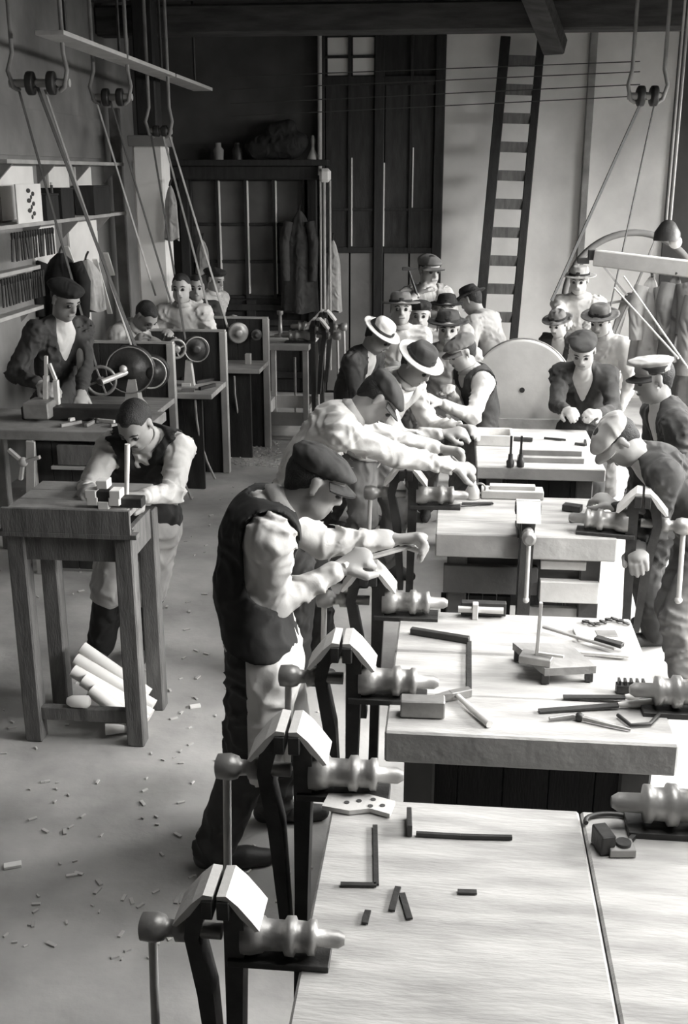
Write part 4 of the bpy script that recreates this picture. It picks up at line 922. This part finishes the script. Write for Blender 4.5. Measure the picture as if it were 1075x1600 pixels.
def crate(label, y, z, s):
    t = thing('crate', label, 'box', (XL + .125, y, z), 'dark boxes on the shelf'); sx, sy, sz = s
    for yy in (y - sy / 2 + .008, y + sy / 2 - .008): bx('end', 'dark_wood', (XL + .125, yy, z + sz / 2), (sx, .016, sz), t)
    for xx in (-1, 1): bx('side', 'dark_wood', (XL + .125 + xx * (sx / 2 - .008), y, z + sz / 2), (.016, sy - .034, sz), t)
    bx('bottom', 'dark_wood', (XL + .125, y, z + .008), (sx - .034, sy - .034, .014), t); bx('lid', 'dark_wood', (XL + .125, y, z + sz + .008), (sx + .01, sy + .01, .014), t)
crate('left dark box on the second shelf', 8.82, 1.985, (.18, .28, .19)); crate('middle dark box on the second shelf', 9.18, 1.985, (.18, .3, .23)); crate('right dark box on the second shelf', 10.1, 1.985, (.18, .46, .24))
t = thing('bottle', 'dark bottle standing between the boxes on the second shelf', 'bottle', (XL + .15, 9.02, 1.985)); MB().lathe((XL + .15, 9.0, 1.985), (0, 0, 1), [(0, .03), (.16, .03), (.2, .012), (.27, .012)], 12).build('glass', 'iron', t); MB().cyl((XL + .15, 9.0, 2.25), (XL + .15, 9.0, 2.275), .01).build('cork', 'pale_wood', t)
# poster with a dark drawing, at the edge of the view
ps = thing('poster', 'white poster with a dark drawing pinned at the far left shelf', 'poster', (XL + .24, 8.15, 2.0))
bx('sheet', 'paper', (XL + .24, 8.25, 2.13), (.012, .5, .28), ps)
for k in range(9): MB().ball((XL + .248, 8.28 + .05 * math.sin(k * 2.1), 2.03 + k * .024), .022, 8, (.15, 1 + .5 * (k % 3), .8)).build('drawing', 'ink', ps)
# rows of files hung on the shelf edges
proto = None; n_ = 0
for row, (z, y0) in enumerate(((1.93, 7.95), (1.6, 7.9))):
    for k in range(17):
        y = y0 + k * .052
        if proto is None:
            proto = thing('hanging_file', '', 'file', (0, 0, 0)); MB().bar((0, 0, -.05), (0, 0, -.21), .024, .01, side=V(0, 1, 0)).build('blade', 'iron', proto); MB().lathe((0, 0, 0), (0, 0, -1), [(0, .008), (.01, .014), (.05, .009)], 8).build('handle', 'dark_wood', proto); o = proto
        else: o = copy_tree(proto)
        o.location = (XL + .21 if row == 0 else XL + .12, y, z); o.rotation_euler = (random.uniform(-.12, .12), 0, random.uniform(-.3, .3))
        o['label'] = ['dark file hanging in the upper row at the far left shelves', 'dark file hanging in the lower row at the far left shelves'][row]; o['category'] = 'file'; o['group'] = ['upper row of hanging files', 'lower row of hanging files'][row]
# leaning boards, papers and white apron at the shelf foot
def coat(label, top, wd, ln, m, name='coat', cat='coat', sleeves=True, seed=0, dep=.5, sub=None):
    rs = random.Random(seed); top = np.asarray(top, float); t = thing(name, label, cat, top)
    vs = []; fs = []; n, k = 28, 14
    for j in range(k + 1):
        q = j / k; w_ = wd * (.16 + .84 * min(1, q * 3.2) ** .6) * (.85 + .25 * q)
        for i in range(n):
            a = 2 * math.pi * i / n; fold = 1 + (.05 + .16 * q) * math.cos(5 * a + seed + q) + .06 * math.cos(9 * a + 2 * seed)
            vs.append(top + V(.5 * w_ * math.cos(a) * fold, .5 * w_ * dep * math.sin(a) * fold, -ln * q + .015 * math.cos(3 * a + seed) * q))
    for j in range(k):
        for i in range(n): fs.append((j * n + i, (j + 1) * n + i, (j + 1) * n + (i + 1) % n, j * n + (i + 1) % n))
    fs.append(tuple(range(n))[::-1]); fs.append(tuple(range(k * n, k * n + n)))
    MB().add(vs, fs, True).build('cloth', m, t)
    if sleeves:
        for s_ in (-1, 1):
            MB().tube([top + V(s_ * wd * .36, -.03, -.1 * ln), top + V(s_ * wd * .5, -.05, -.3 * ln), top + V(s_ * wd * .46, -.06, -.68 * ln)], [.05, .055, .045], 12).build('sleeve', m, t)
    MB().tube([top + V(0, .06, .06), top + V(0, 0, .03), top + V(0, -.03, .0)], .01).build('hanging_loop', 'iron', t)
    return t
coat('dark coat hanging on the left shelves behind the man with the soft cap', (XL + .22, 8.9, 1.72), .4, .75, 'cloth_black', seed=2)
coat('white apron hanging below the shelves right of the man with the soft cap', at_x(135, 405, XL + .17), .24, .45, 'cloth_white', 'apron', 'apron', False, 5)
coat('dark coat hanging against the glazed door on the right', at_y(468, 330, 11.78), .32, 1.05, 'cloth_dark', seed=1)
coat('pale smock hanging beside the dark coat by the glazed door', at_y(520, 375, 11.83), .16, .75, 'cloth_light', 'smock', 'smock', False, 4)
coat('pale cloth hanging from the column at left', at_y(266, 290, 10.6), .12, .5, 'cloth_light', 'cloth', 'cloth', False, 8)
coat('pale cloth hanging between belts behind the lathe boys', at_y(316, 375, 11.86), .14, .36, 'cloth_light', 'cloth', 'cloth', False, 9)
wp = tag(MB().box(V(XL + .03, 9.55, 1.02), (.02, 1.1, .3)).build('white_board', 'paper'), 'white sheet pinned to the wall behind the man with the soft cap', 'sheet')
for i, (p, q, lb2) in enumerate((((103, 385), (118, 425), 'short'), ((148, 405), (172, 490), 'long'), ((165, 395), (176, 430), 'small'))):
    tag(MB().bar(at_x(*p, XL + .045), at_x(*q, XL + .05), .05, .015).build('leaning_slat', 'paper'), lb2 + ' pale slat leaning at the foot of the left shelves', 'slat')

# ---------------------------------------------------------------- things at the back wall
hp_ = thing('hanging_pipe', 'group of thin pale pipes under a white valve box by the coats', 'pipe', at_y(508, 270, 11.7))
c = at_y(508, 274, 11.7); MB().box(c, (.12, .08, .14), b=.03).build('valve_box', 'paper', hp_)
for i, dx in enumerate((-.05, -.01, .05)): MB().cyl(c + V(dx, 0, -.05), V(c[0] + dx, c[1], .3), .012 if i != 1 else .016).build('pipe', 'edge_wood', hp_)
MB().cyl(c + V(-.06, .05, 0), V(c[0] - .06, c[1] + .1, 3.7), .022).build('riser', 'edge_wood', hp_)
def lump(name, label, cat, c, blobs, m, cell=.015):
    t = thing(name, label, cat, c)
    mesh_obj('body', *sdf_mesh([cap_(np.asarray(c) + V(*a), np.asarray(c) + V(*b), r0, r1, k=.05) for a, b, r0, r1 in blobs], cell, .01, 60), m, t); return t
zc = DZ + .06
lump('cloth_bundle', 'dark rag bundle heaped on top of the glazed door', 'bundle', V(-1.9, 11.83, zc + .12), [((-.2, 0, 0), (.15, 0, .02), .12, .13), ((-.02, 0, .15), (.15, 0, .2), .1, .08), ((.2, 0, .0), (.25, 0, .06), .1, .1)], 'cloth_black')
c = V(-1.5, 11.8, zc); t = thing('oil_lamp', 'pale tin funnel lamp on the right end of the glazed door top', 'lamp', c); MB().lathe(c, (0, 0, 1), [(0, .06), (.02, .06), (.1, .02), (.12, .018)], 14).build('tin', 'edge_wood', t); MB().lathe(c + V(0, 0, .12), (0, 0, 1), [(0, .018), (.08, .024), (.12, .012)], 12).build('chimney', 'steel', t)
for i, x in enumerate((-2.5, -2.3)):
    t = tag(MB().lathe((x, 11.82, zc), (0, 0, 1), [(0, .05), (.1, .055), (.13, .03), (.17, .03)], 14).build('tin_can', ['grey_wood', 'iron'][i]), ['grey tin can on the glazed door top', 'dark tin can on the glazed door top next to the rag bundle'][i], 'can', 'cans on the door top')
# ladder
ld = thing('ladder', 'tall wooden step ladder leaning against the whitewashed wall', 'ladder', at_y(790, 480, 11.2))
def lad(x, y, s): return at_y(x, y, 11.75 - (s) * .75)
top_l, top_r = at_y(790, 58, 11.78), at_y(846, 60, 11.78); bl = at_y(752, 470, 11.15); br = at_y(808, 470, 11.15)
dl = (bl - top_l) / (top_l[2] - bl[2]); dr = (br - top_r) / (top_r[2] - br[2])
fl = bl + dl * (bl[2] - .01); fr_ = br + dr * (br[2] - .01)
MB().bar(top_l, fl, .1, .07, side=V(1, 0, 0)).build('stile', 'dark_wood', ld); MB().bar(top_r, fr_, .08, .07, side=V(1, 0, 0)).build('stile', 'dark_wood', ld)
for k in range(13):
    q = .06 + k * .075; MB().bar(lerp(top_l, fl, q) + V(.0, -.0, 0), lerp(top_r, fr_, q), .045, .1, side=V(0, 1, 0)).build('tread', 'table_wood', ld)
# grindstone on its trough
gc = at_y(815, 607, 8.3); gs = thing('grindstone', 'large pale round grindstone standing over a wooden trough', 'grindstone', (gc[0], gc[1], 0)); ga = V(-.05, -1, 0)
MB().lathe(gc + V(0, .06, 0), ga, [(0, .03), (0, .36), (.01, .375), (.11, .375), (.12, .36), (.12, .03)], 56).build('stone', 'disc_grey', gs)
MB().ring(gc + V(0, .0, 0), ga, .378, .008, 56, 6).build('guard_band', 'steel', gs)
MB().cyl(gc + V(0, .2, 0), gc + V(0, -.07, 0), .02).build('axle', 'iron', gs)
zt_ = gc[2] - .22
for dy in (-.16, .16): bx('trough_side', 'grey_wood', (gc[0], gc[1] + dy, zt_ - .08), (.78, .03, .2), gs)
for dx in (-.38, .38): bx('trough_end', 'grey_wood', (gc[0] + dx, gc[1], zt_ - .08), (.03, .29, .2), gs)
bx('trough_bottom', 'grey_wood', (gc[0], gc[1], zt_ - .17), (.73, .29, .02), gs)
for dx in (-.31, .31):
    for dy in (-.12, .12): bx('leg', 'grey_wood', (gc[0] + dx, gc[1] + dy, (zt_ - .18) / 2), (.06, .06, zt_ - .18), gs)
for dy in (.13,): bx('bearing_post', 'grey_wood', (gc[0], gc[1] + dy * 1.35, (zt_ + gc[2]) / 2 + .02), (.06, .025, gc[2] - zt_ + .1), gs)
# flywheel behind the right-hand boys
fc = at_y(985, 468, 10.4); fy = thing('flywheel', 'large thin-rimmed flywheel behind the boys at right', 'flywheel', (fc[0], fc[1], 0)); fa = V(-.1, -1, 0)
MB().ring(fc, fa, .6, .03, 56, 8).build('rim', 'plaster_mid', fy); u_, v_, _ = frame(fa); mb = MB()
for k in range(6): e = math.cos(k * math.pi / 3 + .2) * u_ + math.sin(k * math.pi / 3 + .2) * v_; mb.bar(fc, fc + e * .59, .045, .02, side=fa)
mb.build('spokes', 'grey_wood', fy); MB().cyl(fc - unit(fa) * .15, fc + unit(fa) * .1, .05).build('hub', 'iron', fy)
for dx in (-.1, .1): MB().bar(V(fc[0] + dx * 3, fc[1] + .12, 0), V(fc[0] + dx * .2, fc[1] + .12, fc[2]), .08, .05, side=V(1, 0, 0)).build('stand_leg', 'grey_wood', fy)
# white beam with coats at the right
a, b = at_y(932, 403, 8.0), at_y(1075, 420, 7.6); e = b + (b - a) / (b - a)[0] * (XR - .01 - b[0])
bm = thing('coat_beam', 'white horizontal beam carrying coats at the right', 'beam', a)
MB().bar(a, e, .1, .11, side=V(0, 1, 0)).build('beam', 'lead', bm); MB().box(a + V(-.03, 0, .02), (.06, .05, .07)).box(a + V(-.09, 0, -.02), (.08, .04, .04)).build('hook', 'iron', bm)
MB().bar(V(e[0] - .6, e[1] + .1, 0), V(e[0] - .6, e[1] + .1, e[2] - .05), .09, .09).build('post', 'grey_wood', bm)
coat('grey coat hanging nearest the left end of the white beam', at_y(1018, 432, 7.72), .18, .62, 'cloth_light', seed=3)
coat('grey coat with pale collar in the middle under the white beam', at_y(1056, 428, 7.62), .14, .58, 'cloth_mid', seed=6)
coat('dark coat hanging rightmost under the white beam', at_y(1098, 440, 7.5), .18, .9, 'cloth_mid', seed=7)
c = at_y(1044, 350, 8.6); hl = thing('hanging_lamp', 'dark hanging lamp on white rods above the white beam', 'lamp', c)
MB().lathe(c + V(0, 0, -.12), (0, 0, 1), [(0, .1), (.06, .095), (.13, .05), (.15, .02)], 18).build('shade', 'iron', hl)
for dx in (-.015, .015): MB().cyl(c + V(dx, 0, 0), V(c[0] + dx, c[1], ZC), .009).build('rod', 'edge_wood', hl)
MB().ball(c + V(.06, -.02, -.13), .05).build('globe', 'paper', hl)
for i, (p, q) in enumerate((((975, 432), (1075, 575)), ((960, 450), (1060, 560)))):
    tag(MB().cyl(at_y(*p, 7.4), at_y(*q, 6.6), .006, n=6).build('pull_cord', 'lead'), ['upper', 'lower'][i] + ' white cord slanting down from the beam with the coats', 'cord')
# overhead wires across the back
for i, (y0, y1) in enumerate(((108, 96), (128, 112), (150, 132), (170, 150))):
    tag(MB().cyl(at_y(360, y0 + 12, 11.2), at_y(1000, y1, 10.8), .005, n=6).build('overhead_wire', 'ink'), ['highest', 'second highest', 'third highest', 'lowest'][i] + ' dark wire strung across the back of the workshop', 'wire', 'overhead wires')
# chips and shavings on the floor
rs = random.Random(3); m_ = MB()
for k in range(500):
    if k < 260: q = at_z(rs.uniform(355, 440), rs.uniform(690, 730), 0)
    else: q = at_z(rs.uniform(0, 520), rs.uniform(760, 1500), 0)
    s_ = rs.uniform(.006, .02); m_.box(q + V(0, 0, .004), (s_ * 2, s_ * .7, .006), rs.uniform(0, 3))
tag(m_.build('floor_shavings', 'straw'), 'pale shavings and chips strewn on the earth floor', 'shavings', kind='stuff')
for i, (x, y, s_) in enumerate(((20, 1354, .03), (270, 810, .05), (305, 1105, .025))):
    tag(MB().box(at_z(x, y, 0) + V(0, 0, .006), (s_ * 2, s_, .01), .4).build('floor_scrap', 'paper'), ['pale scrap on the floor at the lower left', 'pale scrap on the floor behind the tall table', 'small pale scrap on the floor right of the rolls'][i], 'scrap')

# ---------------------------------------------------------------- the people
pA = person('boy in flat cap, dark vest and white shirt filing at a vise', (492, 752), 3.32, 78, lean=7, pitch=30, nf=1.1, elbow_out=.5, elbow_back=1.4, h=1.56, handL=(612, 843, 3.62), handR=(528, 890, 3.34), curl=60, vest='cloth_black', legm='cloth_dark', hat='cap', hatm='cloth_dark', apron='cloth_white', fine=True, feet=[(-.62, 3.55), (-.78, 3.25)], sleeves='long')
person('boy bent low over the vise in a white shirt and dark cap', (590, 622), 4.85, 82, lean=34, pitch=58, nf=.4, h=1.55, handL=(685, 700, 5.05), handR=(705, 728, 4.85), curl=45, topm='cloth_white', legm='cloth_dark', hat='cap', hatm='cloth_dark', fine=True, feet=[(-.62, 5.05), (-.72, 4.75)])
person('bareheaded boy leaning on the tall table with a scriber', (212, 662), 4.58, 178, lean=22, lean_az=150, apron='cloth_light', pitch=42, nf=.4, hyaw=15, h=1.48, handL=(222, 776, 4.3), handR=(135, 765, 4.3), curl=40, vest='cloth_black', legm='cloth_black', fine=True, hair='hair', elbow_out=.6, feet=[(-1.52, 4.95), (-1.72, 4.9)])
person('man in soft dark cap and dark jacket at the low lathe', (102, 468), 7.0, 125, lean=8, pitch=25, h=1.68, handL=(128, 612, 6.8), handR=(62, 600, 6.7), top='jacket', topm='cloth_dark', legm='cloth_dark', hat='beret', hatm='cloth_black')
person('dark-haired boy hunched over behind the three-wheeled lathe', (228, 493), 8.35, 122, lean=36, pitch=50, h=1.5, handL=(262, 530, 8.3), handR=(205, 540, 8.2), topm='cloth_light')
person('boy in white shirt looking to the camera behind the panelled lathe', (283, 450), 8.85, 178, lean=4, pitch=5, h=1.5, topm='cloth_white', skin='skin_pale')
person('boy in dark jacket close behind the boy in the white shirt', (306, 449), 9.65, 165, lean=6, pitch=5, h=1.5, top='jacket', topm='cloth_dark', skin='skin_pale')
person('boy in small dark cap turned right beside the belts', (336, 437), 10.45, 120, lean=4, pitch=12, h=1.55, topm='cloth_light', hat='beret', hatm='cloth_black', handL=(335, 495, 10.2), handR=(350, 500, 10.15))
person('boy in pale brimmed hat and dark jacket looking down at his hands', (592, 524), 7.1, 110, lean=16, pitch=40, h=1.5, top='jacket', topm='cloth_dark', hat='brim', hatm='cloth_white', handL=(625, 590, 7.2), handR=(600, 588, 6.9), legm='cloth_dark')
person('boy in dark hat with white brim leaning over the bench', (652, 568), 6.0, 120, lean=28, pitch=40, h=1.52, topm='cloth_white', hat='brim', hatm='cloth_dark', brimm='cloth_white', handL=(718, 668, 6.1), handR=(690, 678, 5.85), legm='cloth_mid', vest='cloth_light')
person('boy in grey cap and dark vest with crossed forearms', (722, 550), 6.85, 245, lean=10, pitch=25, h=1.45, topm='cloth_white', vest='cloth_dark', hat='cap', hatm='cloth_mid', handL=(690, 630, 6.55), handR=(705, 615, 6.7), skin='skin_pale')
person('boy facing us under a dark brimmed hat in the middle of the crowd', (700, 512), 7.3, 180, lean=6, pitch=8, h=1.42, topm='cloth_light', hat='brim', hatm='cloth_dark', skin='skin_pale')
person('boy with tilted brimmed hat at the left of the crowd', (626, 482), 8.0, 172, lean=2, pitch=0, h=1.45, topm='cloth_white', hat='brim', hatm='cloth_mid', skin='skin_pale')
person('small boy with dark cap peering between the crowd hats', (657, 492), 8.45, 182, lean=3, pitch=4, h=1.4, topm='cloth_light', hat='beret', hatm='cloth_black', skin='skin_pale')
person('boy in dark round hat at the back right of the crowd', (698, 482), 8.8, 178, lean=2, pitch=4, h=1.48, topm='cloth_light', hat='brim', hatm='cloth_black', skin='skin_pale')
pH = person('tallest boy at the back of the crowd shouldering a hammer', (671, 422), 9.3, 150, lean=2, pitch=8, h=1.55, topm='cloth_white', hat='cap', hatm='cloth_mid', handR=(650, 462, 9.15), handL=(692, 482, 9.0), elbow_out=1.0, skin='skin_pale', vest='cloth_light')
person('boy in pale jacket and dark hat turned away at the ladder foot', (736, 468), 9.2, 300, lean=22, pitch=30, h=1.5, top='jacket', topm='cloth_light', hat='brim', hatm='cloth_black')
person('boy in pale hat standing highest among the right group', (905, 438), 9.8, 195, lean=3, pitch=10, h=1.5, topm='cloth_white', hat='brim', hatm='cloth_light', skin='skin_pale', handL=(930, 510, 9.5), handR=(880, 500, 9.4))
person('boy in dark hat and dark jacket at the left of the right group', (872, 505), 8.95, 215, lean=12, pitch=22, h=1.42, top='jacket', topm='cloth_dark', hat='brim', hatm='cloth_mid', skin='skin_pale')
person('boy in white shirt under a flat dark brim behind the kepi', (938, 500), 7.95, 205, lean=8, pitch=20, h=1.42, topm='cloth_white', hat='brim', hatm='cloth_mid', skin='skin_pale')
person('boy in dark jacket over white shirt working beside the grindstone', (912, 548), 7.0, 195, lean=16, pitch=30, h=1.45, top='jacket', topm='cloth_dark', hat='beret', hatm='cloth_dark', handL=(935, 645, 6.75), handR=(885, 640, 6.75), legm='cloth_dark', skin='skin_pale')
person('man in peaked flat-topped cap and dark jacket at the right edge', (1022, 592), 5.45, 262, lean=10, pitch=15, h=1.6, top='jacket', topm='cloth_dark', hat='kepi', hatm='cloth_light', legm='cloth_dark')
person('boy in pale cap stooping over the right-hand vise', (966, 688), 4.82, 262, lean=40, pitch=58, h=1.55, top='jacket', topm='cloth_dark', hat='cap', hatm='cloth_light', handL=(962, 792, 4.9), handR=(1000, 850, 4.66), legm='cloth_mid', fine=True, feet=[(1.12, 4.6), (1.25, 4.85)])
# what the hands hold
q0, q1 = pA['wst'][1], pA['wst'][-1]
t = thing('file', 'flat file worked across the vise by the boy in the dark vest', 'file', q0)
d = unit(q1 + pA['f'] * .02 - q0); a_ = q0 + pA['hdir'][1] * .05; b_ = q1 + pA['hdir'][-1] * .06 - V(0, 0, .03)
MB().bar(lerp(a_, b_, .32), b_, .026, .009).build('blade', 'steel', t); MB().tube([a_ - d * .04, lerp(a_, b_, .1), lerp(a_, b_, .34)], [.012, .016, .009]).build('handle', 'pale_wood', t)
w_ = pH['wst'][1]
hammer('hammer resting on the shoulder of the tallest boy', at_y(638, 420, 9.12), w_ + V(.02, -.03, -.02), 'iron')
